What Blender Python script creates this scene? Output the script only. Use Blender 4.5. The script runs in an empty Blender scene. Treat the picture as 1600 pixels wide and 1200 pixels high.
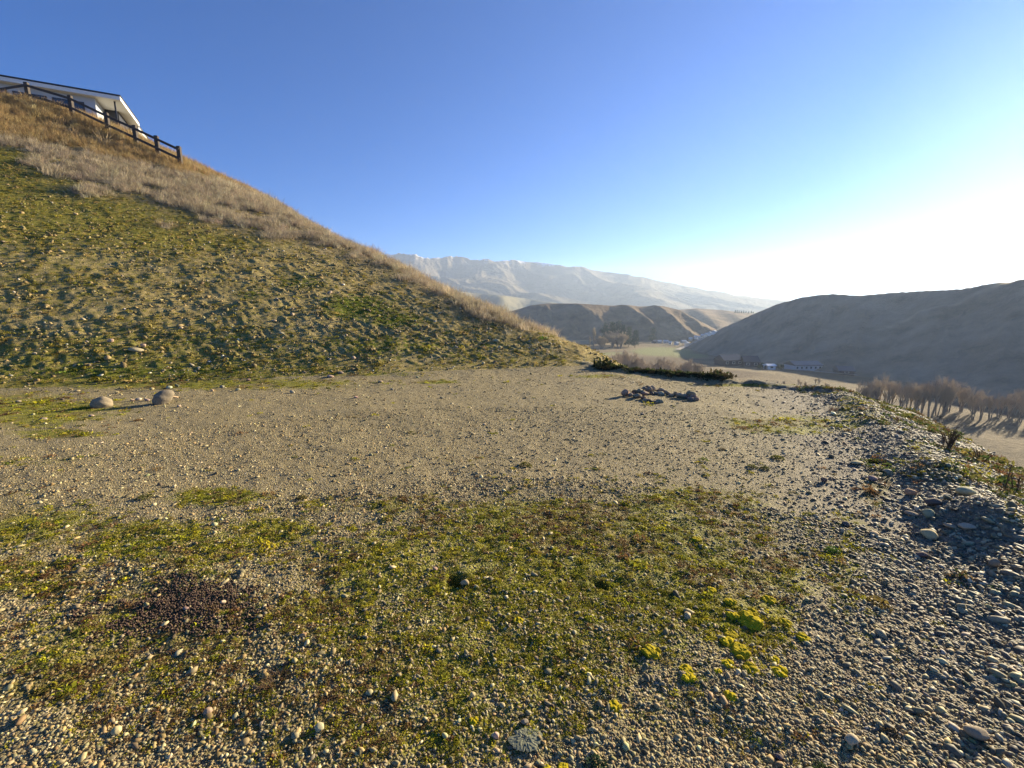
import bpy, bmesh, math, random
import numpy as np
from mathutils import Vector, Matrix, Euler
R = math.radians
rng = np.random.default_rng(7); random.seed(7)
sc = bpy.context.scene; col = sc.collection

# ------------------------------------------------------------------ camera, sky, sun, exposure
CAM_H, FPX, HORIZON = 1.6, 695.0, 480.0
PITCH = math.atan((600 - HORIZON) / FPX); CP, SP = math.cos(PITCH), math.sin(PITCH)
SUN_AZ, SUN_EL = R(53), R(15.3)
cd = bpy.data.cameras.new('camera'); cam = bpy.data.objects.new('camera', cd); col.objects.link(cam)
cam.location = (0, 0, CAM_H); cam.rotation_euler = (R(90) - PITCH, 0, 0)
cd.sensor_width = 36; cd.lens = 36 * FPX / 1600; cd.clip_start = 0.05; cd.clip_end = 40000
sc.camera = cam
w = bpy.data.worlds.new('World'); sc.world = w; w.use_nodes = True
wn = w.node_tree.nodes; wl = w.node_tree.links; wn.clear()
sky = wn.new('ShaderNodeTexSky'); sky.sky_type = 'NISHITA'; sky.sun_disc = False
sky.sun_elevation = SUN_EL; sky.sun_rotation = SUN_AZ; sky.altitude = 0; sky.air_density = 0.7; sky.dust_density = 0.15; sky.ozone_density = 5.0
bg = wn.new('ShaderNodeBackground'); bg.inputs[1].default_value = 0.047
wo = wn.new('ShaderNodeOutputWorld'); hs = wn.new('ShaderNodeHueSaturation'); hs.inputs['Saturation'].default_value = 1.38; wl.new(sky.outputs[0], hs.inputs['Color']); wb = wn.new('ShaderNodeMix'); wb.data_type = 'RGBA'; wb.blend_type = 'MULTIPLY'; wb.inputs[0].default_value = 1; wb.inputs[7].default_value = (0.93, 1.02, 1.25, 1); wl.new(hs.outputs[0], wb.inputs[6]); wl.new(wb.outputs[2], bg.inputs[0]); wl.new(bg.outputs[0], wo.inputs[0])
sd = bpy.data.lights.new('sun', 'SUN'); sd.energy = 5.0; sd.angle = R(0.5); sd.color = (1.0, 0.86, 0.60)
sun = bpy.data.objects.new('sun', sd); col.objects.link(sun)
SDIR = Vector((math.sin(SUN_AZ) * math.cos(SUN_EL), math.cos(SUN_AZ) * math.cos(SUN_EL), math.sin(SUN_EL)))
sun.rotation_euler = SDIR.to_track_quat('Z', 'Y').to_euler()
vs = sc.view_settings; vs.view_transform = 'Standard'; vs.look = 'None'; vs.gamma = 1; vs.use_curve_mapping = False
vs.exposure = 1.75
sc.cycles.use_denoising = True; sc.cycles.max_bounces = 4; sc.cycles.diffuse_bounces = 2; sc.cycles.glossy_bounces = 2
sc.cycles.transparent_max_bounces = 8; sc.cycles.volume_bounces = 0

# ------------------------------------------------------------------ maths helpers
def ray(u, v):
    x = (u - 800) / FPX; y = (600 - v) / FPX
    return np.array([x, CP + y * SP, y * CP - SP])
def at(u, v, z=0.0):
    r = ray(u, v); t = (z - CAM_H) / r[2]; return Vector((r[0] * t, r[1] * t, z))
def atd(u, v, t):
    r = ray(u, v); return Vector((r[0] * t, r[1] * t, CAM_H + r[2] * t))
def azel(u, v):
    r = ray(u, v); return math.degrees(math.atan2(r[0], r[1])), math.degrees(math.atan2(r[2], math.hypot(r[0], r[1])))
def pix(x, y, z):
    zz = z - CAM_H; d = y * CP - zz * SP; up = y * SP + zz * CP
    d = np.where(d < 0.05, 0.05, d)
    return 800 + FPX * x / d, 600 - FPX * up / d
def hash2(ix, iy, seed):
    h = (ix.astype(np.int64) * 374761393 + iy.astype(np.int64) * 668265263 + seed * 1442695041) & 0xffffffff
    h = ((h ^ (h >> 13)) * 1274126177) & 0xffffffff
    return ((h ^ (h >> 16)) & 0xffff) / 65535.0
def vnoise(x, y, seed=0):
    x = np.asarray(x, float); y = np.asarray(y, float)
    ix = np.floor(x); iy = np.floor(y); fx = x - ix; fy = y - iy
    fx = fx * fx * fx * (fx * (fx * 6 - 15) + 10); fy = fy * fy * fy * (fy * (fy * 6 - 15) + 10)
    a = hash2(ix, iy, seed); b = hash2(ix + 1, iy, seed); c = hash2(ix, iy + 1, seed); d = hash2(ix + 1, iy + 1, seed)
    return (a * (1 - fx) + b * fx) * (1 - fy) + (c * (1 - fx) + d * fx) * fy
def fbm(x, y, octv=4, seed=0, gain=0.5):
    s = 0; a = 1; n = 0
    for i in range(octv):
        s = s + a * vnoise(x * 2 ** i + 17.3 * i, y * 2 ** i - 9.1 * i, seed + i); n += a; a *= gain
    return s / n
def sstep(a, b, x):
    t = np.clip((x - a) / (b - a), 0, 1); return t * t * (3 - 2 * t)
def smin(a, b, k):
    h = np.clip(0.5 + 0.5 * (b - a) / k, 0, 1); return b * (1 - h) + a * h - k * h * (1 - h)
def smax(a, b, k): return -smin(-a, -b, k)

# ------------------------------------------------------------------ terrain heights (metres, world space)
def valley_z(x, y):
    r = np.hypot(x, y)
    return -26 - 13 * sstep(140, 520, r) - 22 * sstep(600, 3000, r)
B0 = np.array([-10.4, 8.95]); B1 = np.array([2.5, 12.75])
_d = (B1 - B0) / np.hypot(*(B1 - B0)); N1 = np.array([-_d[1], _d[0]])
PLATEAU = 15.3
def batter(x, y):                              # the cut face above the terrace: it turns and steepens towards the house
    d = (x - B0[0]) * N1[0] + (y - B0[1]) * N1[1]
    d = d + 0.4 * (fbm(x * 0.25, y * 0.25, 2, 50) - 0.5)
    l = np.clip((B1[0] - x) * _d[0] + (B1[1] - y) * _d[1], 0, 40)
    return (0.299 + 0.00835 * l) * np.where(d < 0, d, d * (0.8 + 0.2 * np.clip(d / 3, 0, 1)))
def flank(x, y):                               # the natural hillside, falling away behind the brow
    d = (y - 3.0 - np.interp(x, [-40, -22, -13, 2.5, 20], [60, 42, 25, 13, 0])) * 0.75
    return 12.88 + 0.459 * (-25.5 - x) - 0.0155 * (y - 25) - 0.25 * 1.2 * np.log1p(np.exp(np.clip(d / 1.2, -40, 40))) + 0.5 * (fbm(x * .3, y * .3, 2, 52) - .5)
EY = np.array([-60, -6, -2, 1.0, 2.5, 3.2, 4.1, 5.6, 7.0, 8.7, 12, 40])
EX = np.array([-9, 1.6, 2.35, 2.95, 3.45, 3.85, 4.3, 5.05, 5.75, 6.5, 8.2, 20])
FE0 = np.array([2.5, 12.35]); FE1 = np.array([6.5, 8.75])
_f = (FE1 - FE0) / np.hypot(*(FE1 - FE0)); NF = np.array([-_f[1], _f[0]])
def edge_right(x, y): return (x - np.interp(y, EY, EX)) * 0.88
def edge_far(x, y): return (x - FE0[0]) * NF[0] + (y - FE0[1]) * NF[1]
def drop(d): d = np.maximum(d, 0); return -np.where(d < 1.3, 0.33 * d, 0.43 + 0.64 * (d - 1.3))
HOLES = [(at(711, 893), 0.062, 0.10), (at(940, 896), 0.042, 0.06)]
def bump(x, y, p, s, h): return h * np.exp(-((x - p[0]) ** 2 + (y - p[1]) ** 2) / (s * s))
def near_parts(x, y):
    er = edge_right(x, y); ef = edge_far(x, y)
    zt = smin(drop(er), drop(ef), 0.3) + 0.05 * 0
    zt = zt + 0.05 * (fbm(x * 0.35, y * 0.35, 2, 3) - 0.5)
    # windrow of cobbly gravel along the right edge, low bank along the far edge
    hb = 0.085 + 0.09 * (fbm(y * 0.9, y * 0 + 3, 2, 8) - 0.4)
    zt = zt + hb * np.exp(-((er + 0.1) / 0.28) ** 2) * sstep(9.6, 8.0, y)
    zt = zt + 0.10 * np.exp(-((ef + 0.12) / 0.22) ** 2) * sstep(6.0, 4.6, x) * sstep(1.2, 2.6, x) * (0.1 + 1.7 * fbm(x * 2.6, y * 2.6, 3, 61))
    zt = zt + 0.10 * np.exp(-((ef + 0.12) / 0.25) ** 2) * sstep(4.6, 5.4, x) * sstep(7.5, 6.2, x) * fbm(x * 2, y * 2, 2, 62)
    zt = zt + bump(x, y, (3.62, 3.22), 0.26, 0.13) + bump(x, y, (3.16, 2.28), 0.2, 0.08) + bump(x, y, (4.3, 4.3), 0.4, 0.04)
    zt = np.maximum(zt, valley_z(x, y))
    hw = smin(smin(batter(x, y), flank(x, y), 0.5), PLATEAU + 0.02 * (x + 25), 0.6)
    return zt, hw
def hill_mask(x, y):
    zt, hw = near_parts(x, y); return hw - zt
def near_z(x, y, fine=True):
    x = np.asarray(x, float); y = np.asarray(y, float)
    zt, hw = near_parts(x, y)
    hm = sstep(-0.05, 0.5, hw - zt)
    z = smax(zt, hw, 0.25)
    if fine:
        # fall-line coordinates on the batter give the rills and clods their slant
        a = x * _d[0] + y * _d[1]; s = x * N1[0] + y * N1[1]
        lump = (fbm(a * 1.3 - s * 0.5, s * 0.9, 3, 11) - 0.5) * 0.08
        clod = np.maximum(fbm(a * 4.6 + s * 2.6, s * 1.5, 3, 23, 0.7) - 0.47, 0) * 0.075
        clod2 = np.maximum(vnoise(a * 9 + s * 5, s * 3.4, 29) - 0.5, 0) * 0.05 + np.maximum(vnoise(a * 17, s * 13, 30) - 0.5, 0) * 0.05
        z = z + hm * (lump + clod + clod2)
        near = 1 - hm
        g = (fbm(x * 2.2, y * 2.2, 3, 31) - 0.5) * 0.035 + (vnoise(x * 14, y * 14, 37) - 0.5) * 0.010
        er = np.exp(-((edge_right(x, y) - 0.1) / 0.6) ** 2)
        g = g + er * (fbm(x * 4, y * 4, 3, 41) - 0.5) * 0.07
        z = z + near * g
        for p, rad, dep in HOLES:
            dd = np.hypot(x - p.x, (y - p.y)) / rad
            z = z - dep * sstep(1.15, 0.55, dd) 
    return z
def hit(u, v, t0=3.0, t1=70.0, n=4000):
    r = ray(u, v); t = np.linspace(t0, t1, n)
    X = r[0] * t; Y = r[1] * t; Z = CAM_H + r[2] * t
    k = np.argmax(Z <= near_z(X, Y, False))
    return Vector((X[k], Y[k], float(near_z(X[k], Y[k]))))
def gz(x, y): return float(near_z(x, y))

# ------------------------------------------------------------------ object helpers
def link(o, parent=None):
    col.objects.link(o)
    if parent is not None: o.parent = parent
    return o
def tag(o, label=None, cat=None, group=None, kind=None):
    if label: o['label'] = label
    if cat: o['category'] = cat
    if group: o['group'] = group
    if kind: o['kind'] = kind
    return o
def mesh_np(name, verts, faces, mat, smooth=False):
    me = bpy.data.meshes.new(name)
    verts = np.asarray(verts, np.float32); faces = np.asarray(faces, np.int32)
    me.vertices.add(len(verts)); me.vertices.foreach_set('co', verts.ravel())
    k = faces.shape[1]
    me.loops.add(faces.size); me.loops.foreach_set('vertex_index', faces.ravel())
    me.polygons.add(len(faces)); me.polygons.foreach_set('loop_start', np.arange(0, faces.size, k, dtype=np.int32))
    me.polygons.foreach_set('loop_total', np.full(len(faces), k, np.int32))
    if smooth: me.polygons.foreach_set('use_smooth', np.ones(len(faces), bool))
    if mat: me.materials.append(mat)
    me.update(calc_edges=True); me.validate()
    return me
def obj(name, me, parent=None, loc=(0, 0, 0), rot=(0, 0, 0), scale=(1, 1, 1)):
    o = bpy.data.objects.new(name, me); o.location = loc; o.rotation_euler = rot; o.scale = scale
    return link(o, parent)
def empty(name, loc=(0, 0, 0), rz=0):
    o = bpy.data.objects.new(name, None); o.location = loc; o.rotation_euler = (0, 0, rz); o.empty_display_size = 0.2
    return link(o)
def attr(me, name, vals):
    a = me.attributes.new(name, 'FLOAT', 'POINT'); a.data.foreach_set('value', np.asarray(vals, np.float32).ravel())
def box_bm(bm, c, size, rz=0.0, rx=0.0):
    m = Matrix.Translation(c) @ Matrix.Rotation(rz, 4, 'Z') @ Matrix.Rotation(rx, 4, 'X') @ Matrix.Diagonal((*size, 1))
    bmesh.ops.create_cube(bm, size=1.0, matrix=m)
def bm_mesh(name, bm, mat, bevel=0.0):
    if bevel > 0: bmesh.ops.bevel(bm, geom=bm.edges[:], offset=bevel, segments=1, affect='EDGES')
    me = bpy.data.meshes.new(name); bm.to_mesh(me); bm.free()
    if mat: me.materials.append(mat)
    return me
def box(name, c, size, mat, parent=None, rz=0.0, bevel=0.0):
    bm = bmesh.new(); box_bm(bm, (0, 0, 0), size)
    return obj(name, bm_mesh(name, bm, mat, bevel), parent, c, (0, 0, rz))
def bar(name, p0, p1, wid, hei, mat, parent):
    p0 = Vector(p0); p1 = Vector(p1); d = p1 - p0
    bm = bmesh.new(); box_bm(bm, (0, 0, 0), (d.length, wid, hei))
    me = bm_mesh(name, bm, mat, 0.008)
    o = obj(name, me, parent); x = d.normalized(); y = Vector((0, 0, 1)).cross(x).normalized(); z = x.cross(y)
    o.matrix_local = Matrix.Translation((p0 + p1) / 2) @ Matrix((x, y, z)).transposed().to_4x4()
    return o
def copy_tree(o, parent=None):
    c = o.copy(); link(c)
    if parent is not None: c.parent = parent
    for ch in o.children: copy_tree(ch, c)
    return c

# ------------------------------------------------------------------ material helpers
class NT:
    def __init__(s, name, rough=0.9, spec=0.3):
        s.m = bpy.data.materials.new(name); s.m.use_nodes = True; s.t = s.m.node_tree; s.n = s.t.nodes; s.l = s.t.links
        s.b = s.n['Principled BSDF']; s.b.inputs['Roughness'].default_value = rough; s.b.inputs['Specular IOR Level'].default_value = spec
        s.out = s.n['Material Output']
    def new(s, typ, **kw):
        n = s.n.new(typ)
        for k, v in kw.items():
            if k in n.inputs: n.inputs[k].default_value = v
            else: setattr(n, k, v)
        return n
    def coord(s, kind='Object'): return s.new('ShaderNodeTexCoord').outputs[kind]
    def mapping(s, vec, scale=(1, 1, 1), rot=(0, 0, 0)):
        n = s.new('ShaderNodeMapping'); n.inputs['Scale'].default_value = scale; n.inputs['Rotation'].default_value = rot; s.l.new(vec, n.inputs[0]); return n.outputs[0]
    def noise(s, vec, scale, detail=4, rough=0.55, out=0):
        n = s.new('ShaderNodeTexNoise'); n.inputs['Scale'].default_value = scale; n.inputs['Detail'].default_value = detail; n.inputs['Roughness'].default_value = rough
        if vec is not None: s.l.new(vec, n.inputs['Vector'])
        return n.outputs[out]
    def voro(s, vec, scale, feat='F1', out=0, rand=1.0):
        n = s.new('ShaderNodeTexVoronoi'); n.feature = feat; n.inputs['Scale'].default_value = scale; n.inputs['Randomness'].default_value = rand
        s.l.new(vec, n.inputs['Vector']); return n.outputs[out]
    def ramp(s, f, stops, interp='LINEAR'):
        n = s.new('ShaderNodeValToRGB'); n.color_ramp.interpolation = interp; e = n.color_ramp.elements
        while len(e) < len(stops): e.new(0.5)
        for i, (p, c) in enumerate(stops):
            e[i].position = p; e[i].color = (*c, 1) if len(c) == 3 else c
        s.l.new(f, n.inputs[0]); return n.outputs[0]
    def mix(s, f, a, b, mode='MIX'):
        n = s.new('ShaderNodeMix'); n.data_type = 'RGBA'; n.blend_type = mode
        for i, x in ((0, f), (6, a), (7, b)):
            if hasattr(x, 'is_linked') or hasattr(x, 'links'): s.l.new(x, n.inputs[i])
            elif i == 0: n.inputs[0].default_value = x
            else: n.inputs[i].default_value = (*x, 1)
        return n.outputs[2]
    def math(s, op, a, b=0.0, clamp=False):
        n = s.new('ShaderNodeMath'); n.operation = op; n.use_clamp = clamp
        for i, x in ((0, a), (1, b)):
            if isinstance(x, (int, float)): n.inputs[i].default_value = x
            else: s.l.new(x, n.inputs[i])
        return n.outputs[0]
    def attr(s, name, typ='GEOMETRY', out='Fac'):
        n = s.new('ShaderNodeAttribute'); n.attribute_name = name; n.attribute_type = typ; return n.outputs[out]
    def bumpn(s, h, strength=0.5, dist=0.02):
        n = s.new('ShaderNodeBump'); n.inputs['Strength'].default_value = strength; n.inputs['Distance'].default_value = dist
        s.l.new(h, n.inputs['Height']); s.l.new(n.outputs[0], s.b.inputs['Normal'])
    def base(s, c):
        if hasattr(c, 'links'): s.l.new(c, s.b.inputs['Base Color'])
        else: s.b.inputs['Base Color'].default_value = (*c, 1)
        return s

def mat_plain(name, c, rough=0.7, spec=0.3, var=0.15, scale=6.0, metal=0.0):
    t = NT(name, rough, spec); v = t.noise(t.coord(), scale, 5)
    t.base(t.mix(v, tuple(x * (1 - var) for x in c), tuple(min(1, x * (1 + var)) for x in c))); t.b.inputs['Metallic'].default_value = metal
    return t.m

def mat_gravel():
    t = NT('gravel', 0.85, 0.25); P = t.coord()
    moss = t.attr('moss'); red = t.attr('red'); dung = t.attr('dung'); berm = t.attr('berm')
    cellc = t.voro(P, 75, 'F1', 1); celld = t.voro(P, 75, 'F1', 0)
    sep = t.new('ShaderNodeSeparateColor'); t.l.new(cellc, sep.inputs[0])
    stone = t.ramp(sep.outputs[0], [(0, (0.12, 0.098, 0.05)), (0.3, (0.255, 0.205, 0.10)), (0.6, (0.37, 0.30, 0.155)), (0.85, (0.49, 0.41, 0.24)), (1, (0.62, 0.54, 0.42))])
    soil = t.ramp(t.noise(P, 1.2, 6, 0.6), [(0.3, (0.27, 0.205, 0.09)), (0.7, (0.385, 0.30, 0.145))])
    fine = t.ramp(t.noise(P, 260, 2), [(0.3, (0.55, 0.55, 0.55)), (0.7, (1.25, 1.25, 1.25))])
    base = t.mix(t.math('LESS_THAN', celld, 0.55), soil, stone)
    base = t.mix(0.85, soil, base); base = t.mix(1.0, base, fine, 'MULTIPLY')
    grey = t.mix(t.noise(P, 40, 3), (0.17, 0.14, 0.11), (0.33, 0.28, 0.22))
    base = t.mix(t.math('MULTIPLY', berm, 0.7), base, grey)
    mcol = t.ramp(t.noise(P, 9, 5, 0.65), [(0.28, (0.11, 0.11, 0.012)), (0.48, (0.21, 0.20, 0.016)), (0.62, (0.30, 0.27, 0.022)), (0.75, (0.28, 0.215, 0.055))])
    mcol = t.mix(t.math('MULTIPLY', red, 0.5), mcol, (0.15, 0.085, 0.035))
    mf = t.math('MULTIPLY_ADD', t.noise(P, 28, 5, 0.7), 1.5); mf.node.inputs[2].default_value = -0.75
    mm = t.math('ADD', moss, mf); mm = t.math('MULTIPLY', t.math('SUBTRACT', mm, 0.32), 4.0, True)
    base = t.mix(t.math('MULTIPLY', mm, 0.9), base, mcol)
    base = t.mix(t.math('MULTIPLY', dung, 0.7), base, (0.075, 0.055, 0.035))
    t.base(base)
    h = t.math('ADD', t.math('MULTIPLY', celld, -1.0), t.math('MULTIPLY', t.noise(P, 120, 4), 0.8))
    t.bumpn(h, 1.0, 0.022)
    return t.m
def mat_hill():
    t = NT('hill_soil', 0.95, 0.1); P = t.coord()
    moss = t.attr('moss'); dry = t.attr('dry'); green = t.attr('green')
    soil = t.ramp(t.noise(P, 1.6, 8, 0.68), [(0.25, (0.19, 0.145, 0.05)), (0.45, (0.32, 0.245, 0.092)), (0.6, (0.41, 0.315, 0.13)), (0.8, (0.48, 0.385, 0.18))])
    spk = t.ramp(t.noise(P, 22, 5, 0.75), [(0.25, (0.45, 0.45, 0.45)), (0.5, (0.95, 0.95, 0.95)), (0.75, (1.35, 1.35, 1.35))])
    c = t.mix(1.0, soil, spk, 'MULTIPLY')
    mcol = t.ramp(t.noise(P, 7, 5, 0.65), [(0.3, (0.09, 0.088, 0.014)), (0.5, (0.18, 0.168, 0.024)), (0.72, (0.28, 0.24, 0.035))])
    mf = t.math('MULTIPLY_ADD', t.noise(P, 5.5, 7, 0.72), 2.2); mf.node.inputs[2].default_value = -1.1
    mm = t.math('MULTIPLY', t.math('SUBTRACT', t.math('ADD', moss, mf), 0.3), 3.5, True)
    c = t.mix(t.math('MULTIPLY', mm, 0.85), c, mcol)
    gcol = t.ramp(t.noise(P, 4, 5, 0.65), [(0.3, (0.06, 0.085, 0.012)), (0.55, (0.14, 0.16, 0.018)), (0.75, (0.26, 0.22, 0.02))])
    gm = t.math('MULTIPLY', t.math('SUBTRACT', t.math('ADD', green, mf), 0.35), 3.5, True)
    c = t.mix(gm, c, gcol)
    dcol = t.ramp(t.noise(P, 6, 5, 0.7), [(0.3, (0.16, 0.115, 0.06)), (0.7, (0.32, 0.24, 0.14))])
    c = t.mix(t.math('MULTIPLY', dry, 0.8), c, dcol)
    t.base(c); t.bumpn(t.noise(P, 30, 6, 0.7), 0.8, 0.045)
    return t.m
def mat_valley():
    t = NT('valley_grass', 0.95, 0.1); P = t.coord()
    c = t.ramp(t.noise(P, 0.02, 8, 0.6), [(0.3, (0.10, 0.078, 0.045)), (0.5, (0.22, 0.17, 0.10)), (0.7, (0.29, 0.24, 0.15))])
    c2 = t.ramp(t.noise(t.mapping(P, (1, 1.6, 1)), 0.5, 8, 0.7), [(0.25, (0.5, 0.5, 0.5)), (0.5, (0.95, 0.93, 0.9)), (0.75, (1.35, 1.3, 1.2))])
    c = t.mix(1.0, c, c2, 'MULTIPLY')
    g = t.attr('paddock'); c = t.mix(g, c, (0.22, 0.23, 0.09))
    s = t.attr('scrub'); c = t.mix(s, c, (0.11, 0.075, 0.045))
    t.base(c); t.bumpn(t.noise(P, 0.7, 8, 0.75), 1.0, 0.9)
    return t.m
def mat_range(name, stops, scale, snow=False, bumpd=8.0, crest_light=False):
    t = NT(name, 0.95, 0.05); P = t.coord()
    c = t.ramp(t.noise(P, scale, 8, 0.62), stops)
    if crest_light: c = t.mix(t.attr('crest_light'), c, (0.38, 0.30, 0.20))  # sunlight on the spur's crest, painted as a pale streak
    if snow:
        f = t.attr('snow'); nf = t.noise(P, 0.012, 8, 0.7)
        f = t.math('MULTIPLY', t.math('SUBTRACT', t.math('ADD', f, nf), 1.02), 7.0, True)
        c = t.mix(f, c, (0.78, 0.80, 0.84))
    t.base(c); t.bumpn(t.noise(P, scale * 6, 7, 0.65), 0.7, bumpd)
    return t.m
def mat_tint(name, rough=0.85, spec=0.3, typ='INSTANCER', var=0.35, scale=30.0, transl=0.0):
    t = NT(name, rough, spec); c = t.attr('tint', typ, 'Color') if typ == 'INSTANCER' else t.new('ShaderNodeObjectInfo').outputs['Color']
    nz = t.ramp(t.noise(t.coord(), scale, 5, 0.65), [(0.25, (1 - var,) * 3), (0.75, (1 + var,) * 3)])
    c = t.mix(1.0, c, nz, 'MULTIPLY'); t.base(c)
    if transl > 0:
        tr = t.new('ShaderNodeBsdfTranslucent'); t.l.new(c, tr.inputs[0])
        mx = t.new('ShaderNodeMixShader'); mx.inputs[0].default_value = transl
        t.l.new(t.b.outputs[0], mx.inputs[1]); t.l.new(tr.outputs[0], mx.inputs[2]); t.l.new(mx.outputs[0], t.out.inputs[0])
    return t.m
M = dict(gravel=mat_gravel(), hill=mat_hill(), valley=mat_valley(),
    pebble=mat_tint('pebble', 0.7, 0.22, var=0.25, scale=2.2), leaf=mat_tint('leaf', 0.75, 0.15, var=0.12, transl=0.35),
    straw=mat_tint('straw', 0.8, 0.15, var=0.15, transl=0.35),
    rock=mat_tint('rock', 0.9, 0.12, typ='OBJECT', var=0.4, scale=9.0), cushion=mat_tint('moss_cushion', 0.95, 0.05, typ='OBJECT', var=0.45, scale=90.0),
    plant=mat_tint('plant_leaf', 0.75, 0.15, typ='OBJECT', var=0.2, transl=0.35),
    mountain=mat_range('mountain_rock', [(0.3, (0.10, 0.085, 0.06)), (0.7, (0.25, 0.205, 0.14))], 0.006, True, 25.0),
    foothill=mat_range('foothill_grass', [(0.3, (0.14, 0.125, 0.07)), (0.7, (0.27, 0.235, 0.14))], 0.012, False, 5.0),
    midhill=mat_range('brown_hill', [(0.3, (0.10, 0.072, 0.045)), (0.5, (0.20, 0.14, 0.085)), (0.7, (0.30, 0.215, 0.13))], 0.03, False, 5.0),
    righthill=mat_range('shaded_hill', [(0.3, (0.14, 0.12, 0.09)), (0.45, (0.24, 0.20, 0.14)), (0.7, (0.36, 0.285, 0.20))], 0.06, False, 4.0, True),
    darkwood=mat_plain('weathered_dark_wood', (0.075, 0.062, 0.052), 0.85, 0.2, 0.35, 14), white=mat_plain('white_paint', (0.74, 0.74, 0.72), 0.5, 0.3, 0.05),
    cladding=mat_plain('pale_cladding', (0.46, 0.48, 0.50), 0.6, 0.3, 0.05), dark_clad=mat_plain('charcoal_cladding', (0.035, 0.037, 0.045), 0.6, 0.3, 0.15),
    roofdark=mat_plain('dark_roof_steel', (0.03, 0.032, 0.038), 0.4, 0.5, 0.1), glass=mat_plain('window_glass', (0.03, 0.045, 0.06), 0.06, 0.8, 0.05),
    concrete=mat_plain('concrete', (0.42, 0.37, 0.30), 0.9, 0.2, 0.2), cream=mat_plain('cream_render', (0.66, 0.61, 0.50), 0.8, 0.2, 0.06),
    bark=mat_plain('grey_bark', (0.20, 0.16, 0.12), 0.95, 0.1, 0.2), twig=mat_plain('bare_twigs', (0.36, 0.285, 0.205), 0.95, 0.1, 0.2, 0.5),
    willow=mat_plain('willow_twigs', (0.34, 0.27, 0.18), 0.95, 0.1, 0.2, 0.5), needle=mat_plain('pine_needles', (0.045, 0.075, 0.03), 0.9, 0.1, 0.4, 0.4),
    hedge=mat_plain('hedge_leaf', (0.10, 0.12, 0.04), 0.9, 0.1, 0.4, 0.5), roadm=mat_plain('pale_road', (0.36, 0.32, 0.27), 0.95, 0.1, 0.15, 0.1),
    lichen=mat_plain('grey_green_lichen', (0.19, 0.19, 0.125), 0.95, 0.1, 0.4, 45), stalk=mat_plain('dead_stalk', (0.10, 0.07, 0.045), 0.95, 0.1, 0.3, 20))
def mat_water():
    t = NT('river_water', 0.08, 0.5); t.base((0.05, 0.08, 0.11)); t.bumpn(t.noise(t.coord(), 0.6, 4), 0.15, 0.2); return t.m
M['water'] = mat_water()

# ------------------------------------------------------------------ ground: near disc (terrace, bank, hillside)
az = np.concatenate([np.arange(-56, 56.01, 0.19), np.arange(58, 303.9, 3.0)]); na = len(az)
rs = [0.35]
while rs[-1] < 9: rs.append(rs[-1] * 1.0105)
while rs[-1] < 36: rs.append(rs[-1] * 1.0045)
while rs[-1] < 78: rs.append(rs[-1] * 1.02)
rs = np.array(rs); nr = len(rs)
A, RR = np.meshgrid(np.radians(az), rs); X = RR * np.sin(A); Y = RR * np.cos(A); Z = near_z(X, Y)
Mask = hill_mask(X, Y)
U, V = pix(X, Y, Z)
# where moss and small plants grow on the terrace, as a map of the ground
MOSS = [(900, 835, 330, 62, .62), (860, 930, 300, 90, .45), (700, 1040, 300, 90, .40), (260, 850, 150, 36, .66), (60, 905, 95, 34, .6), (400, 830, 150, 34, .4),
        (340, 778, 85, 16, .5), (1160, 965, 95, 70, .55), (980, 1100, 240, 80, .3), (150, 985, 70, 40, .42), (1235, 664, 95, 14, .72), (1340, 640, 45, 30, .5),
        (90, 678, 80, 7, .62), (30, 640, 160, 28, .55), (680, 597, 35, 3, .6), (1370, 760, 30, 45, .4), (480, 960, 160, 80, .38), (620, 790, 230, 18, .38),
        (1060, 790, 160, 30, .5), (300, 600, 300, 10, .5), (560, 584, 120, 5, .4), (950, 588, 60, 4, .4), (1180, 602, 90, 3, .5), (1320, 900, 40, 60, .35),
        (1500, 735, 90, 22, .55), (1440, 700, 40, 12, .5), (1590, 790, 30, 30, .45), (1330, 830, 60, 50, .25), (40, 720, 120, 12, .25), (450, 1100, 380, 100, .30), (1060, 1060, 190, 120, .33), (880, 1010, 380, 190, .36), (1240, 900, 90, 90, .3), (560, 880, 200, 60, .42), (150, 1050, 260, 110, .34), (330, 960, 260, 120, .36), (650, 1150, 420, 70, .34), (60, 830, 160, 60, .36), (1000, 900, 330, 130, .42)]
def moss_map(x, y, z):
    u, v = pix(x, y, z); m = np.zeros_like(u)
    for a, b, su, sv, k in MOSS: m = np.maximum(m, k * np.exp(-((u - a) / su) ** 2 - ((v - b) / sv) ** 2))
    m = m * (0.45 + 1.1 * fbm(x * 2.3, y * 2.3, 4, 77, 0.6))
    return np.clip(m * 1.7 * (y > 0.3), 0, 1)
DUNG = at(285, 930)
def dung_map(x, y):
    d = np.hypot((x - DUNG.x) / 0.50, (y - DUNG.y) / 0.30); return np.clip(1.0 - d + 2.4 * (fbm(x * 5, y * 5, 4, 5, .6) - .5), 0, 1) * (d < 1.8)
def berm_map(x, y): return sstep(-2.0, -0.4, edge_right(x, y) + 0.5 * (fbm(x, y, 3, 9) - .5))
red = sstep(0.52, 0.66, fbm(X * 1.6, Y * 1.6, 3, 91))
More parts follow.
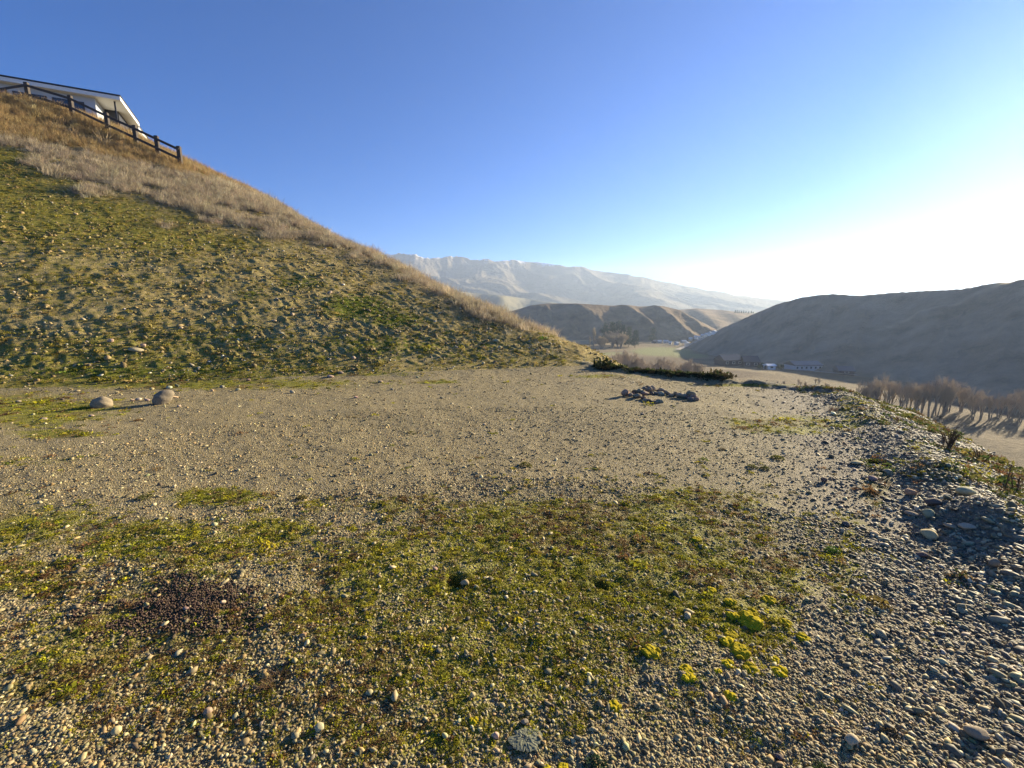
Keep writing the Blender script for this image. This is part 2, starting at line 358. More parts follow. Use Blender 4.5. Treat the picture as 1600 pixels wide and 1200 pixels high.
# hillside cover
S1 = (X - B0[0]) * N1[0] + (Y - B0[1]) * N1[1]
def dry_map(x, y):
    z = near_z(x, y, False); ridge = batter(x, y) - flank(x, y)          # > 0 on the natural hillside
    return sstep(-0.9, 0.6, ridge + 0.6 + np.clip(0.20 * (-6 - x), -.3, 2.7) + 2.0 * (fbm(x * .6, y * .6, 4, 72, .6) - .5)) * sstep(0.0, 1.5, z)
HG = [(560, 480, 70, 26, .8), (470, 440, 60, 18, .55), (620, 500, 50, 14, .8), (400, 460, 30, 10, .5), (50, 520, 30, 10, .5), (600, 540, 150, 22, .55), (350, 530, 120, 14, .4), (200, 580, 260, 12, .6), (730, 555, 60, 12, .3)]
def green_map(x, y, z):
    u, v = pix(x, y, z); m = np.zeros_like(u)
    for a, b, su, sv, k in HG: m = np.maximum(m, k * np.exp(-((u - a) / su) ** 2 - ((v - b) / sv) ** 2))
    return m
def hmoss_map(x, y):
    s = (x - B0[0]) * N1[0] + (y - B0[1]) * N1[1]
    return np.clip(0.15 + 0.45 * sstep(6, 12, s) * sstep(-8, -14, x) + 0.55 * (fbm(x * .22, y * .22, 3, 81) - .35) + 0.28 * sstep(5, 0, s), 0, 1) * (1 - 0.45 * sstep(-7, 0, x))
idx = np.arange(nr * na).reshape(nr, na)
a0 = idx[:-1, :]; a1 = np.roll(idx, -1, 1)[:-1, :]; b0 = idx[1:, :]; b1 = np.roll(idx, -1, 1)[1:, :]
quads = np.stack([a0, a1, b1, b0], -1).reshape(-1, 4)[:, ::-1]
fm = Mask.ravel()[quads].mean(1)
verts = np.stack([X, Y, Z], -1).reshape(-1, 3)
def sub(name, sel, mat, attrs):
    q = quads[sel]; used = np.unique(q); remap = np.zeros(len(verts), int); remap[used] = np.arange(len(used))
    me = mesh_np(name, verts[used], remap[q], mat, True)
    for k, a in attrs.items(): attr(me, k, a.ravel()[used])
    return obj(name, me)
tag(sub('gravel_ground', fm <= 0.0, M['gravel'], dict(moss=moss_map(X, Y, Z), red=red, dung=dung_map(X, Y), berm=berm_map(X, Y))), kind='structure')
tag(sub('hillside', fm > 0.0, M['hill'], dict(moss=hmoss_map(X, Y), dry=dry_map(X, Y), green=green_map(X, Y, Z))), kind='structure')
# small cap under the camera
cap = mesh_np('ground', np.vstack([[[0, 0, gz(0, 0)]], np.stack([X[0], Y[0], Z[0]], -1)]), [(0, 1 + (i + 1) % na, 1 + i) for i in range(na)], M['gravel'])
tag(obj('ground', cap), kind='structure')

# ------------------------------------------------------------------ far ground sheets
def sheet(name, az0, az1, na, r0, r1, nr, zf, mat, logr=True, attrs=None, kind='structure'):
    a = np.radians(np.linspace(az0, az1, na)); r = np.geomspace(r0, r1, nr) if logr else np.linspace(r0, r1, nr)
    A, RR = np.meshgrid(a, r); X = RR * np.sin(A); Y = RR * np.cos(A); Z = zf(np.degrees(A), RR, X, Y)
    idx = np.arange(nr * na).reshape(nr, na)
    q = np.stack([idx[:-1, :-1], idx[1:, :-1], idx[1:, 1:], idx[:-1, 1:]], -1).reshape(-1, 4)[:, ::-1]
    me = mesh_np(name, np.stack([X, Y, Z], -1).reshape(-1, 3), q, mat, True)
    for k, f in (attrs or {}).items(): attr(me, k, f(np.degrees(A), RR, X, Y, Z))
    return tag(obj(name, me), kind=kind)
def blobs(lst):
    def f(a, r, x, y, z):
        u, v = pix(x, y, z); m = np.zeros_like(u)
        for p, q, su, sv, k in lst: m = np.maximum(m, k * sstep(1.25, 0.8, np.hypot((u - p) / su, (v - q) / sv) + 0.4 * (fbm(x * .03, y * .03, 3, 5) - .5)))
        return m * (y > 50)
    return f
def vz(a, r, x, y): return valley_z(x, y) - 0.25 * (r < 80) + (fbm(x * .05, y * .05, 4, 15) - 0.5) * 1.2 * sstep(70, 100, r)
sheet('valley_floor', -180, 180, 721, 66, 12000, 260, vz, M['valley'], attrs=dict(
    paddock=blobs([(1035, 550, 45, 7, .9), (1075, 556, 28, 4, .8), (960, 553, 20, 3, .7), (1240, 566, 25, 3, .5)]),
    scrub=blobs([(1130, 585, 60, 6, .7), (1480, 640, 160, 24, .6), (1010, 575, 90, 20, .6)])))
def crest_fn(pts, key):
    p = sorted((azel(u, v)) for u, v in pts); a = [x[0] for x in p]; e = [x[1] for x in p]
    return lambda az: np.interp(az, a, e)
# the shaded hill across the river
rh_el = crest_fn([(1060, 552), (1070, 546), (1100, 527), (1130, 512), (1180, 490), (1215, 475), (1250, 465), (1280, 461), (1300, 459), (1340, 462), (1400, 457), (1450, 454), (1500, 452), (1550, 443), (1580, 440), (1600, 436), (1750, 420), (2200, 400)], 0)
rh_rc = lambda a: np.interp(a, [15, 21, 32, 40, 48, 60, 85], [520, 490, 400, 370, 330, 300, 285])
rh_rf = lambda a: np.interp(a, [15, 20.8, 24, 30, 36, 42, 48, 60, 85], [512, 470, 350, 275, 250, 232, 205, 175, 170])
def rh_z(a, r, x, y):
    rc = rh_rc(a); rf = np.minimum(rh_rf(a), rc - 8); zc = CAM_H + rc * np.tan(np.radians(rh_el(a))); s = (r - rf) / (rc - rf)
    zf_ = valley_z(x, y) - 1.5; wob = (fbm(a * 0.55 - s * 0.8, s * 1.2, 4, 19) - 0.5)
    z = zf_ + (zc - zf_) * np.clip(s, 0, 1) ** 1.06 + wob * 20 * np.clip(s, 0, 1) * np.clip(1 - s, 0, 1) * 2
    sp = 26 + 21.5 * np.clip(s, 0, 1) + 0.0   # a spur running up to the right
    spur = np.exp(-((a - (39.5 + 9 * (s - 0.55) / 0.45)) / 1.1) ** 2) * sstep(0.45, 0.7, s) * sstep(1.02, 0.9, s) * 3.0
    z = z + spur + (fbm(a * 3, a * 0 + 2, 3, 44) - .5) * 0.7 * sstep(0.6, 1.0, s)
    return np.where(s > 1, zc - 0.04 * (r - rc) + (fbm(a * 3, a * 0 + 2, 3, 44) - .5) * 0.7, z)
def rh_crest_light(a, r, x, y, z):  # mask for the painted light streak that follows the spur's crest
    rc = rh_rc(a); rf = np.minimum(rh_rf(a), rc - 8); s = (r - rf) / (rc - rf)
    return np.exp(-((a - (39.5 + 9 * (s - 0.55) / 0.45)) / 0.22) ** 2) * sstep(0.45, 0.6, s) * sstep(0.95, 0.85, s)
sheet('shaded_hill', 15, 85, 420, 160, 680, 200, rh_z, M['righthill'], False, dict(crest_light=rh_crest_light))
# the brown spurred hills in the middle distance
mh_el = crest_fn([(700, 540), (760, 512), (795, 487), (810, 483), (830, 477), (855, 474), (900, 474), (935, 476), (960, 478), (985, 477), (1000, 479), (1035, 478), (1060, 484), (1075, 492), (1100, 505), (1150, 530), (1180, 545)], 0)
SPUR = [(13.2, 1.0), (17.0, 0.8), (20.5, 0.6), (8.0, 0.35), (3.0, 0.3)]
def mh_z(a, r, x, y):
    rc = 690 + 15 * np.sin(a * 0.5); rf = np.interp(a, [-8, 5, 14, 22, 30], [575, 565, 560, 580, 620]); s = np.clip((r - rf) / (rc - rf), -0.2, 2)
    zc = CAM_H + rc * np.tan(np.radians(mh_el(a))); z0 = valley_z(x, y) - 1.0; sc_ = np.clip(s, 0, 1)
    z = z0 + (zc - z0) * (0.75 * sc_ + 0.25 * sstep(0, 1, s))
    for a_, k in SPUR:
        c = a - (a_ + 5.5 * (1 - sc_)); wdt = np.where(c > 0, 1.5, 1.0)
        z = z + k * 17 * np.exp(-np.abs(c / wdt) ** 1.3) * sc_ ** 0.5 * (1 - sc_) ** 0.7 * 1.6 * (s > 0)
    z = z + (fbm(a * 1.2 + s * 3, s * 2, 5, 25, .6) - .5) * 12 * sc_ * (1 - sc_) * 2
    return np.where(s > 1, zc - 0.10 * (r - rc), z)
sheet('brown_hill', -8, 32, 320, 480, 980, 160, mh_z, M['midhill'], False)
m2_el = crest_fn([(900, 530), (960, 510), (1000, 497), (1040, 488), (1060, 484), (1090, 482), (1120, 484), (1160, 488), (1200, 492), (1250, 500), (1400, 515)], 0)
def m2_z(a, r, x, y):
    rc = 1150; rf = 800; s = np.clip((r - rf) / (rc - rf), -0.2, 2); zc = CAM_H + rc * np.tan(np.radians(m2_el(a))); z0 = valley_z(x, y) - 1; sc_ = np.clip(s, 0, 1)
    z = z0 + (zc - z0) * (0.5 * sc_ + 0.5 * sstep(0, 1, s))
    for a_, k in ((21.5, 1), (25, .8), (18, .6)):
        c = a - (a_ + 4 * (1 - sc_)); z = z + k * 16 * np.exp(-(c / np.where(c > 0, 1.3, .9)) ** 2) * sc_ ** .5 * (1 - sc_) ** .7
    return np.where(s > 1, zc - 0.08 * (r - rc), z)
sheet('far_brown_hill', 6, 40, 220, 760, 1500, 110, m2_z, M['midhill'], False)
fh_el = crest_fn([(500, 480), (650, 462), (720, 456), (745, 459), (790, 462), (830, 468), (900, 478), (1300, 492)], 0)
def fh_z(a, r, x, y):
    rc = 1900 + 150 * np.sin(a); rf = 1350; s = np.clip((r - rf) / (rc - rf), -.2, 2); sc_ = np.clip(s, 0, 1)
    zc = CAM_H + rc * np.tan(np.radians(fh_el(a))); z0 = valley_z(x, y) - 1
    z = z0 + (zc - z0) * sstep(-.05, 1, s) + (fbm(a * .8 + s, s * 2, 4, 35) - .5) * 40 * sc_ * (1 - sc_) * 2
    return np.where(s > 1, zc - .1 * (r - rc), z)
sheet('foothills', -25, 40, 300, 1300, 2400, 90, fh_z, M['foothill'], False)
mt_el = crest_fn([(300, 385), (500, 392), (600, 397), (612, 397), (625, 396), (650, 400), (672, 402), (690, 403), (700, 400), (716, 402), (722, 401), (735, 405), (755, 406), (800, 407), (850, 411), (900, 417), (950, 425), (1000, 432), (1050, 443), (1100, 452), (1150, 461), (1220, 469), (1300, 478), (1400, 484)], 0)
def mt_rc(a): return 3300 + 60 * np.sin(a * .7)
def mt_z(a, r, x, y):
    rc = mt_rc(a); rf = 2150; s = np.clip((r - rf) / (rc - rf), -.2, 2); sc_ = np.clip(s, 0, 1)
    jag = (np.abs(fbm(a * 1.6, r / 160, 4, 55) - .5)) * 0.5 * sstep(8, -6, a) + (fbm(a * 1.0, r / 250, 3, 57) - .5) * .25
    zc = CAM_H + rc * np.tan(np.radians(np.maximum(mt_el(a) + jag - .1, -.8))); z0 = valley_z(x, y) - 2
    wx = (fbm(x / 700, y / 700, 3, 64) - .5) * 500; wy = (fbm(x / 700 + 7, y / 700, 3, 63) - .5) * 500
    def ridged(sc1, seed):                     # spurs slant down towards the right
        X1 = (x * .9 + y * .45 + wx) / sc1; Y1 = (-x * .45 + y * .9 + wy) / (sc1 * 2.2); n = 0; amp = 1; tot = 0
        for k in range(4): n = n + amp * (1 - np.abs(2 * vnoise(X1 * 2 ** k + 31 * k, Y1 * 2 ** k + 13 * k, seed + k) - 1)); tot += amp; amp *= .45
        return n / tot
    z = z0 + (zc - z0) * (0.62 * sc_ + 0.38 * sc_ ** 2) + (ridged(520, 65) - .55) * 300 * np.clip(sc_ * 2.2, 0, 1) * np.clip(1.25 - sc_, .25, 1) * np.clip((zc - z0) / 330, .15, 1)
    z = np.where(s > 1, z - .3 * (r - rc), z)
    if z.ndim == 2:
        top = np.maximum(((z - CAM_H) / r).max(0), .004); f = np.clip(np.tan(np.radians(np.maximum(mt_el(a[0]), .05))) / top, .3, 3); f = np.convolve(np.pad(f, 20, 'edge'), np.hanning(43)[1:-1] / np.hanning(43).sum(), 'valid'); z = np.where(z > 0, z * f, z)
    return z
def mt_snow(a, r, x, y, z):
    zc = CAM_H + mt_rc(a) * np.tan(np.radians(mt_el(a))); return np.clip(1 - (zc - z) / 150.0, 0, 1) * sstep(24, 6, a) * 0.56
sheet('mountain_range', -32, 45, 560, 2100, 3700, 190, mt_z, M['mountain'], False, dict(snow=mt_snow))
#@@MORE@@
# ------------------------------------------------------------------ far things stand on whatever sheet is highest there
def far_z(x, y):
    a = np.degrees(np.arctan2(x, y)); r = np.hypot(x, y); z = vz(a, r, x, y)
    for f, r0, r1, a0, a1 in ((rh_z, 160, 680, 15, 85), (mh_z, 480, 980, -8, 32), (m2_z, 760, 1500, 6, 40)):
        ok = (r > r0) & (r < r1) & (a > a0) & (a < a1); z = np.where(ok, np.maximum(z, f(a, r, x, y)), z)
    return z
def far_hit(u, v, t0=70, t1=1500):
    r = ray(u, v); t = np.geomspace(t0, t1, 6000); X = r[0] * t; Y = r[1] * t; Z = CAM_H + r[2] * t
    k = np.argmax(Z <= far_z(X, Y)); return Vector((X[k], Y[k], float(far_z(X[k:k + 1], Y[k:k + 1])[0])))
def strip(name, pts, mat, up=0.3):
    vs_ = [(p.x, p.y, p.z + up) for p in pts]; n = len(vs_) // 2
    return tag(obj(name, mesh_np(name, vs_, [(i, i + 1, n + i + 1, n + i) for i in range(n - 1)], mat)), kind='structure')
def wstrip(us, v0, v1, z):
    return [at(u, a, z) for u, a in zip(us, v0)] + [at(u, a, z) for u, a in zip(us, v1)]
strip('river', wstrip([850, 875, 900, 932], [536, 537, 538, 538.5], [531.5, 532, 533, 534], -38.2), M['water'])
strip('river_reach', wstrip([1452, 1480, 1510, 1545], [602, 605, 607, 609], [596, 597.5, 599, 603], -26.6), M['water'])
strip('pond', wstrip([1390, 1410, 1438], [641, 641.5, 643], [638.5, 638.5, 640.5], -25.4), M['water'])
def ribbon(name, px, wid, mat):
    P = []; 
    for (u0, v0), (u1, v1) in zip(px[:-1], px[1:]):
        for k in range(6): P.append(far_hit(u0 + (u1 - u0) * k / 6, v0 + (v1 - v0) * k / 6))
    L = []; Q = []
    for i, p in enumerate(P):
        d = (P[min(i + 1, len(P) - 1)] - P[max(i - 1, 0)]); d.z = 0; n = Vector((-d.y, d.x, 0)).normalized() * wid / 2
        for arr, s in ((L, 1), (Q, -1)):
            q = p + n * s; q.z = float(far_z(np.array([q.x]), np.array([q.y]))[0]); arr.append(q)
    return strip(name, L + Q, mat, 0.5)
ribbon('gravel_road', [(1058, 547), (1078, 539), (1094, 531), (1110, 524)], 5, M['roadm'])
ribbon('farm_road', [(1222, 578), (1260, 580), (1300, 584), (1345, 588)], 4, M['roadm'])

# ------------------------------------------------------------------ scattering (uncountable ground cover only)
def kinds_collection(name, meshes):
    c = bpy.data.collections.new(name + '_kinds')
    for m in meshes: c.objects.link(bpy.data.objects.new(m.name, m))
    return c
def scatter(name, pos, rot, scl, tint, meshes, label=None):
    n = len(pos); me = bpy.data.meshes.new(name); me.vertices.add(n); me.vertices.foreach_set('co', np.asarray(pos, np.float32).ravel())
    for nm, arr in (('rot', rot), ('scl', scl)):
        a = me.attributes.new(nm, 'FLOAT_VECTOR', 'POINT'); a.data.foreach_set('vector', np.asarray(arr, np.float32).ravel())
    a = me.attributes.new('tint', 'FLOAT_COLOR', 'POINT'); a.data.foreach_set('color', np.hstack([tint, np.ones((n, 1))]).astype(np.float32).ravel())
    o = obj(name, me); tag(o, label, None, None, 'stuff')
    g = bpy.data.node_groups.new(name, 'GeometryNodeTree')
    g.interface.new_socket('Geometry', in_out='INPUT', socket_type='NodeSocketGeometry'); g.interface.new_socket('Geometry', in_out='OUTPUT', socket_type='NodeSocketGeometry')
    N = g.nodes; L = g.links; gi = N.new('NodeGroupInput'); go = N.new('NodeGroupOutput')
    ci = N.new('GeometryNodeCollectionInfo'); ci.inputs['Collection'].default_value = kinds_collection(name, meshes); ci.inputs['Separate Children'].default_value = True; ci.inputs['Reset Children'].default_value = True
    ip = N.new('GeometryNodeInstanceOnPoints'); ip.inputs['Pick Instance'].default_value = True
    L.new(gi.outputs[0], ip.inputs['Points']); L.new(ci.outputs[0], ip.inputs['Instance'])
    def na(nm):
        q = N.new('GeometryNodeInputNamedAttribute'); q.data_type = 'FLOAT_VECTOR'; q.inputs['Name'].default_value = nm; return q.outputs[0]
    er = N.new('FunctionNodeEulerToRotation'); L.new(na('rot'), er.inputs[0]); L.new(er.outputs[0], ip.inputs['Rotation']); L.new(na('scl'), ip.inputs['Scale'])
    ri = N.new('FunctionNodeRandomValue'); ri.data_type = 'INT'; ri.inputs[4].default_value = 0; ri.inputs[5].default_value = len(meshes) - 1
    L.new(ri.outputs[2], ip.inputs['Instance Index']); L.new(ip.outputs[0], go.inputs[0])
    o.modifiers.new('scatter', 'NODES').node_group = g
    return o
def stone_mesh(name, seed, sub, mat, flat=0.6, rough=0.16, sharp=0.0):
    bm = bmesh.new(); bmesh.ops.create_icosphere(bm, subdivisions=sub, radius=1.0); r_ = np.random.default_rng(seed)
    cs = r_.normal(size=(7, 3)); cs /= np.linalg.norm(cs, axis=1)[:, None]; am = r_.uniform(-1, 1, 7)
    pl = r_.normal(size=(6, 3)); pl /= np.linalg.norm(pl, axis=1)[:, None]
    for v in bm.verts:
        p = np.array(v.co); k = 1 + rough * float(np.sum(am * np.sin(2.2 * (cs @ p) + am * 3)))
        if sharp > 0: k = min(k, *[1.0 - sharp * 0.45 + 0.0 if (q @ p) <= 0.3 else (1.0 - sharp * 0.35) / (q @ p) for q in pl if (q @ p) > 0.3] or [k])
        v.co = Vector((p[0] * k, p[1] * k * 0.8, p[2] * k * flat))
    me = bpy.data.meshes.new(name); bm.to_mesh(me); bm.free(); me.materials.append(mat)
    me.polygons.foreach_set('use_smooth', np.ones(len(me.polygons), bool)); return me
def tuft_mesh(name, seed, n, h, spread, wid, mat, segs=2, bend=0.6):
    r_ = np.random.default_rng(seed); V_ = []; F_ = []
    for i in range(n):
        a = r_.uniform(0, 6.283); o = np.array([math.cos(a), math.sin(a), 0]) * spread * math.sqrt(r_.uniform(0, 1)) * .6
        b = a + r_.normal(0, .7); lean = r_.uniform(.1, 1) * bend; hh = h * r_.uniform(.5, 1.0); side = np.array([-math.sin(b), math.cos(b), 0]); out = np.array([math.cos(b), math.sin(b), 0])
        base = len(V_)
        for k in range(segs + 1):
            t = k / segs; c = o + out * lean * hh * t * t + np.array([0, 0, hh * (t - .25 * lean * t * t)]); w_ = wid * (1 - t * .9)
            V_ += [c - side * w_, c + side * w_]
        for k in range(segs): F_.append((base + 2 * k, base + 2 * k + 1, base + 2 * k + 3, base + 2 * k + 2))
    return mesh_np(name, V_, F_, mat)
def leafy_mesh(name, seed, n, rad, hei, leaf, mat):
    """low mat of small leaves lying at all angles"""
    r_ = np.random.default_rng(seed); V_ = []; F_ = []
    for i in range(n):
        a = r_.uniform(0, 6.283); q = math.sqrt(r_.uniform(0, 1)); c = np.array([math.cos(a) * q * rad, math.sin(a) * q * rad, hei * (1 - q * q) * r_.uniform(.3, 1)])
        d = r_.normal(size=3); d[2] = abs(d[2]) * .8; d /= np.linalg.norm(d); e = np.cross(d, r_.normal(size=3)); e /= np.linalg.norm(e) + 1e-6
        L = leaf * r_.uniform(.6, 1.3); b = len(V_); V_ += [c, c + d * L * .5 + e * L * .3, c + d * L, c + d * L * .5 - e * L * .3]; F_.append((b, b + 1, b + 2, b + 3))
    return mesh_np(name, V_, F_, mat)
PEB = [stone_mesh('pebble', 100 + i, 1, M['pebble'], f, 0.17) for i, f in enumerate((.5, .62, .75, .45, .6, .7))]
MATS = [leafy_mesh('moss_tuft', 200 + i, 34, 1.0, .38, .42, M['leaf']) for i in range(4)]
BLADES = [tuft_mesh('grass_tuft', 220 + i, 14, 1.0, .8, .045, M['leaf'], 2, .9) for i in range(3)]
STRAW = [tuft_mesh('straw_tuft', 240 + i, 26, 1.0, .55, .014, M['straw'], 3, .75) for i in range(4)]
BRUSH = [tuft_mesh('brush_tuft', 260 + i, 40, .8, 1.2, .012, M['straw'], 2, 1.3) for i in range(3)]
def disc(n, r0, r1, a0=-57, a1=57):
    r = np.sqrt(rng.uniform(r0 * r0, r1 * r1, n)); a = np.radians(rng.uniform(a0, a1, n)); return r * np.sin(a), r * np.cos(a)
def palette(n, cols, wts, var=.18):
    c = np.array(cols)[rng.choice(len(cols), n, p=np.array(wts) / sum(wts))]; return np.clip(c * rng.normal(1, var, (n, 1)) * rng.normal(1, .04, (n, 3)), .01, .9)
def on_terrace(x, y): return hill_mask(x, y) < 0.1
def rot_yaw(n, tilt=.35): return np.stack([rng.normal(0, tilt, n), rng.normal(0, tilt, n), rng.uniform(0, 6.283, n)], -1)
GREY = [(.17, .155, .14), (.27, .24, .20), (.36, .32, .265), (.22, .165, .115), (.50, .46, .40), (.12, .105, .09), (.33, .25, .17)]
# gravel pebbles, denser near the viewer; everything further is in the surface
P_, R_, S_, T_ = [], [], [], []
for n, r0, r1, mean, sg in ((62000, 1.05, 2.4, .0041, .46), (56000, 2.4, 4.2, .0046, .46), (34000, 4.2, 7.5, .0054, .48), (14000, 7.5, 13.5, .0072, .48)):
    x, y = disc(n, r0, r1); m = moss_map(x, y, near_z(x, y, False)); b = berm_map(x, y); d = dung_map(x, y)
    keep = on_terrace(x, y) & (rng.uniform(0, 1, n) < (1 - .62 * sstep(.15, .6, m)) * (1 - .55 * (d > .4))) & (edge_right(x, y) < 2.5) & (edge_far(x, y) < .6)
    x, y, b = x[keep], y[keep], b[keep]; k = len(x)
    s = mean * np.exp(rng.normal(0, sg, k)) * (1 + 0.7 * b * (y < 4.2)); s = np.minimum(s, .024)
    sc3 = np.stack([s * rng.uniform(.9, 1.5, k), s * rng.uniform(.8, 1.1, k), s * rng.uniform(.7, 1.1, k)], -1)
    z = near_z(x, y) + s * .12; P_.append(np.stack([x, y, z], -1)); R_.append(rot_yaw(k)); S_.append(sc3)
    warm = palette(k, GREY, [2, 3, 3, 2, 1.0, 1.2, 2]) * np.array([1.16, 1.06, .64]); cold = palette(k, GREY, [4, 3, 2.5, 1, 1.0, 2, .6]) * np.array([1.04, .98, .72])
    T_.append(np.where((rng.uniform(0, 1, k) < b)[:, None], cold, warm) * (.86 if r0 < 4 else .95))
scatter('gravel', np.vstack(P_), np.vstack(R_), np.vstack(S_), np.vstack(T_), PEB, 'loose rounded river gravel covering the terrace')
# extra shingle on the windrow along the right edge
n = 38000; y = rng.uniform(.9, 9.2, n); x = np.interp(y, EY, EX) + np.where(rng.uniform(0, 1, n) < .7, rng.normal(.05, .5, n), rng.uniform(.2, 2.6, n)); keep = (rng.uniform(0, 1, n) < np.clip(3.2 / np.maximum(y, 1.5), .35, 1)); x, y = x[keep], y[keep]; k = len(x)
s = .0085 * np.exp(rng.normal(0, .5, k)); s = np.minimum(s, .035)
scatter('shingle', np.stack([x, y, near_z(x, y) + s * .15], -1), rot_yaw(k), np.stack([s * rng.uniform(.9, 1.6, k), s * rng.uniform(.8, 1.1, k), s * rng.uniform(.6, 1, k)], -1),
        palette(k, GREY, [4, 3, 2.5, 1, .8, 2, .8]) * np.array([1.04, .98, .72]), PEB, 'coarse grey shingle heaped along the terrace edge')
# droppings
n = 4200; x = DUNG.x + rng.normal(0, .36, n); y = DUNG.y + rng.normal(0, .2, n); keep = dung_map(x, y) > .15; x, y = x[keep], y[keep]; k = len(x); s = .0058 * rng.uniform(.8, 1.15, k)
scatter('droppings', np.stack([x, y, near_z(x, y) + s * .6], -1), rot_yaw(k), np.stack([s, s, s * 1.2], -1), palette(k, [(.075, .045, .028), (.12, .075, .045), (.05, .032, .022)], [2, 1, 1]), PEB, 'patch of dark brown rabbit droppings on the gravel')
# mossy mats and tiny plants on the terrace
def plant_tint(x, y, k):
    red_ = sstep(.5, .64, fbm(x * 1.6, y * 1.6, 3, 91)); yel = np.maximum(sstep(.5, .7, fbm(x * 1.1 + 9, y * 1.1, 3, 95)), 2.2 * np.exp(-((x - 1.22) / .26) ** 2 - ((y - 2.1) / .26) ** 2))
    g = palette(k, [(.22, .21, .02), (.30, .275, .02), (.12, .14, .02), (.38, .34, .02), (.26, .20, .05)], [3, 3, 2, 3.5, 2], .22)
    r_ = palette(k, [(.19, .10, .04), (.24, .15, .06), (.13, .075, .035)], [2, 2, 1], .2); yy = palette(k, [(.40, .34, .02), (.30, .28, .025)], [1, 1], .2)
    c = np.where((rng.uniform(0, 1, k) < red_ * .42 + .06)[:, None], r_, g); return np.where((rng.uniform(0, 1, k) < yel * .35)[:, None], yy, c)
P_, R_, S_, T_ = [], [], [], []
for n, r0, r1, mean in ((40000, 1.05, 2.6, .0125), (40000, 2.6, 5, .018), (24000, 5, 13, .036)):
    x, y = disc(n, r0, r1); m = moss_map(x, y, near_z(x, y, False)); clump = fbm(x * 7, y * 7, 2, 97)
    keep = (rng.uniform(0, 1, n) < sstep(.16, .75, m + .9 * (clump - .5)) * .62) & (dung_map(x, y) < .4) & (hill_mask(x, y) < .3); x, y = x[keep], y[keep]; k = len(x)
    s = mean * np.exp(rng.normal(0, .38, k)); P_.append(np.stack([x, y, near_z(x, y) - s * .05], -1)); R_.append(rot_yaw(k, .15)); S_.append(np.stack([s, s, s * rng.uniform(.45, 1.0, k)], -1)); T_.append(plant_tint(x, y, k))
scatter('moss', np.vstack(P_), np.vstack(R_), np.vstack(S_), np.vstack(T_), MATS, 'low green and rusty mats of moss on the gravel')
# leafy bank along the far edge, its shaded side put into dark leaf tints; weeds along the right edge
n = 7000; tt = rng.uniform(-.02, .62, n); tt = tt[rng.uniform(0, 1, n) < sstep(.15, .45, fbm(tt * 14, tt * 0 + 2, 3, 6))]; n = len(tt); p = FE0[None] + (FE1 - FE0)[None] * tt[:, None] + NF[None] * (rng.normal(-.05, .13, n))[:, None]; x, y = p[:, 0], p[:, 1]; s = .026 * np.exp(rng.normal(0, .62, n))
scatter('bank_growth', np.stack([x, y, near_z(x, y)], -1), rot_yaw(n, .2), np.stack([s, s, s * rng.uniform(.8, 1.6, n)], -1), palette(n, [(.045, .06, .022), (.06, .05, .025), (.08, .09, .03), (.10, .07, .03)], [3, 2, 1, 1]), MATS, 'low growth tinted shade-dark on the bank at the far edge of the gravel')
n = 8500; y = rng.uniform(1.5, 14, n); x = np.interp(y, EY, EX) + rng.normal(.55, .95, n); cl = fbm(x * 1.5, y * 1.5, 3, 99); keep = (rng.uniform(0, 1, n) < sstep(.47, .62, cl + .22 * sstep(.2, 1.2, edge_right(x, y)) - .05)) & (edge_right(x, y) > -.7); x, y = x[keep], y[keep]; k = len(x); s = .038 * np.exp(rng.normal(0, .4, k))
scatter('edge_weeds', np.stack([x, y, near_z(x, y) - .005], -1), rot_yaw(k, .2), np.stack([s, s, s * rng.uniform(.8, 1.4, k)], -1), palette(k, [(.13, .13, .03), (.07, .10, .025), (.20, .18, .04), (.15, .08, .035), (.20, .14, .07)], [3, 3, 2, 2, 2]), MATS, 'rusty and green weeds over the gravel windrow')

# ------------------------------------------------------------------ hillside cover
def hill_pts(n, r0=8.5, r1=50):
    n = int(n * (r1 * r1 - r0 * r0) / (40 * 40 - 72))
    x, y = disc(n, r0, r1, -53, 13); z = near_z(x, y, False); r = np.hypot(x, y); gr = (near_z(x * (1 + .3 / r), y * (1 + .3 / r), False) - z) / .3; keep = (hill_mask(x, y) > .02) & (gr > (z - CAM_H) / r - .12) & (z < PLATEAU - .1); return x[keep], y[keep]
x, y = hill_pts(64000); k = len(x); dry = dry_map(x, y); keep = rng.uniform(0, 1, k) < (1 - .8 * dry) * (.35 + .65 * sstep(-14, -3, x)); x, y = x[keep], y[keep]; k = len(x)
s = .0105 * np.exp(rng.normal(0, .6, k)); s = np.clip(s, .006, .07)
scatter('hill_stones', np.stack([x, y, near_z(x, y) + s * .2], -1), rot_yaw(k), np.stack([s * rng.uniform(.9, 1.4, k), s, s * rng.uniform(.7, 1.1, k)], -1), palette(k, [(.30, .24, .15), (.20, .155, .09), (.42, .36, .26), (.14, .11, .07), (.52, .48, .40)], [4, 4, 2, 2, .6]), PEB, 'small tan stones and clods strewn over the bare bank')
x, y = hill_pts(30000, 8.5, 34); k = len(x); keep = rng.uniform(0, 1, k) < (1 - dry_map(x, y)) * sstep(.40, .62, fbm(x * 1.1, y * 1.1, 3, 121)); x, y = x[keep], y[keep]; k = len(x); s = .027 * np.exp(rng.normal(0, .45, k)); s = np.clip(s, .012, .08)
scatter('hill_clods', np.stack([x, y, near_z(x, y) + s * .1], -1), rot_yaw(k, .5), np.stack([s * rng.uniform(.9, 1.5, k), s, s * rng.uniform(.8, 1.2, k)], -1), palette(k, [(.22, .165, .065), (.17, .125, .05), (.28, .215, .09), (.15, .13, .03)], [3, 3, 2, 2], .15), PEB, 'crumbling clods of earth standing out of the bank')
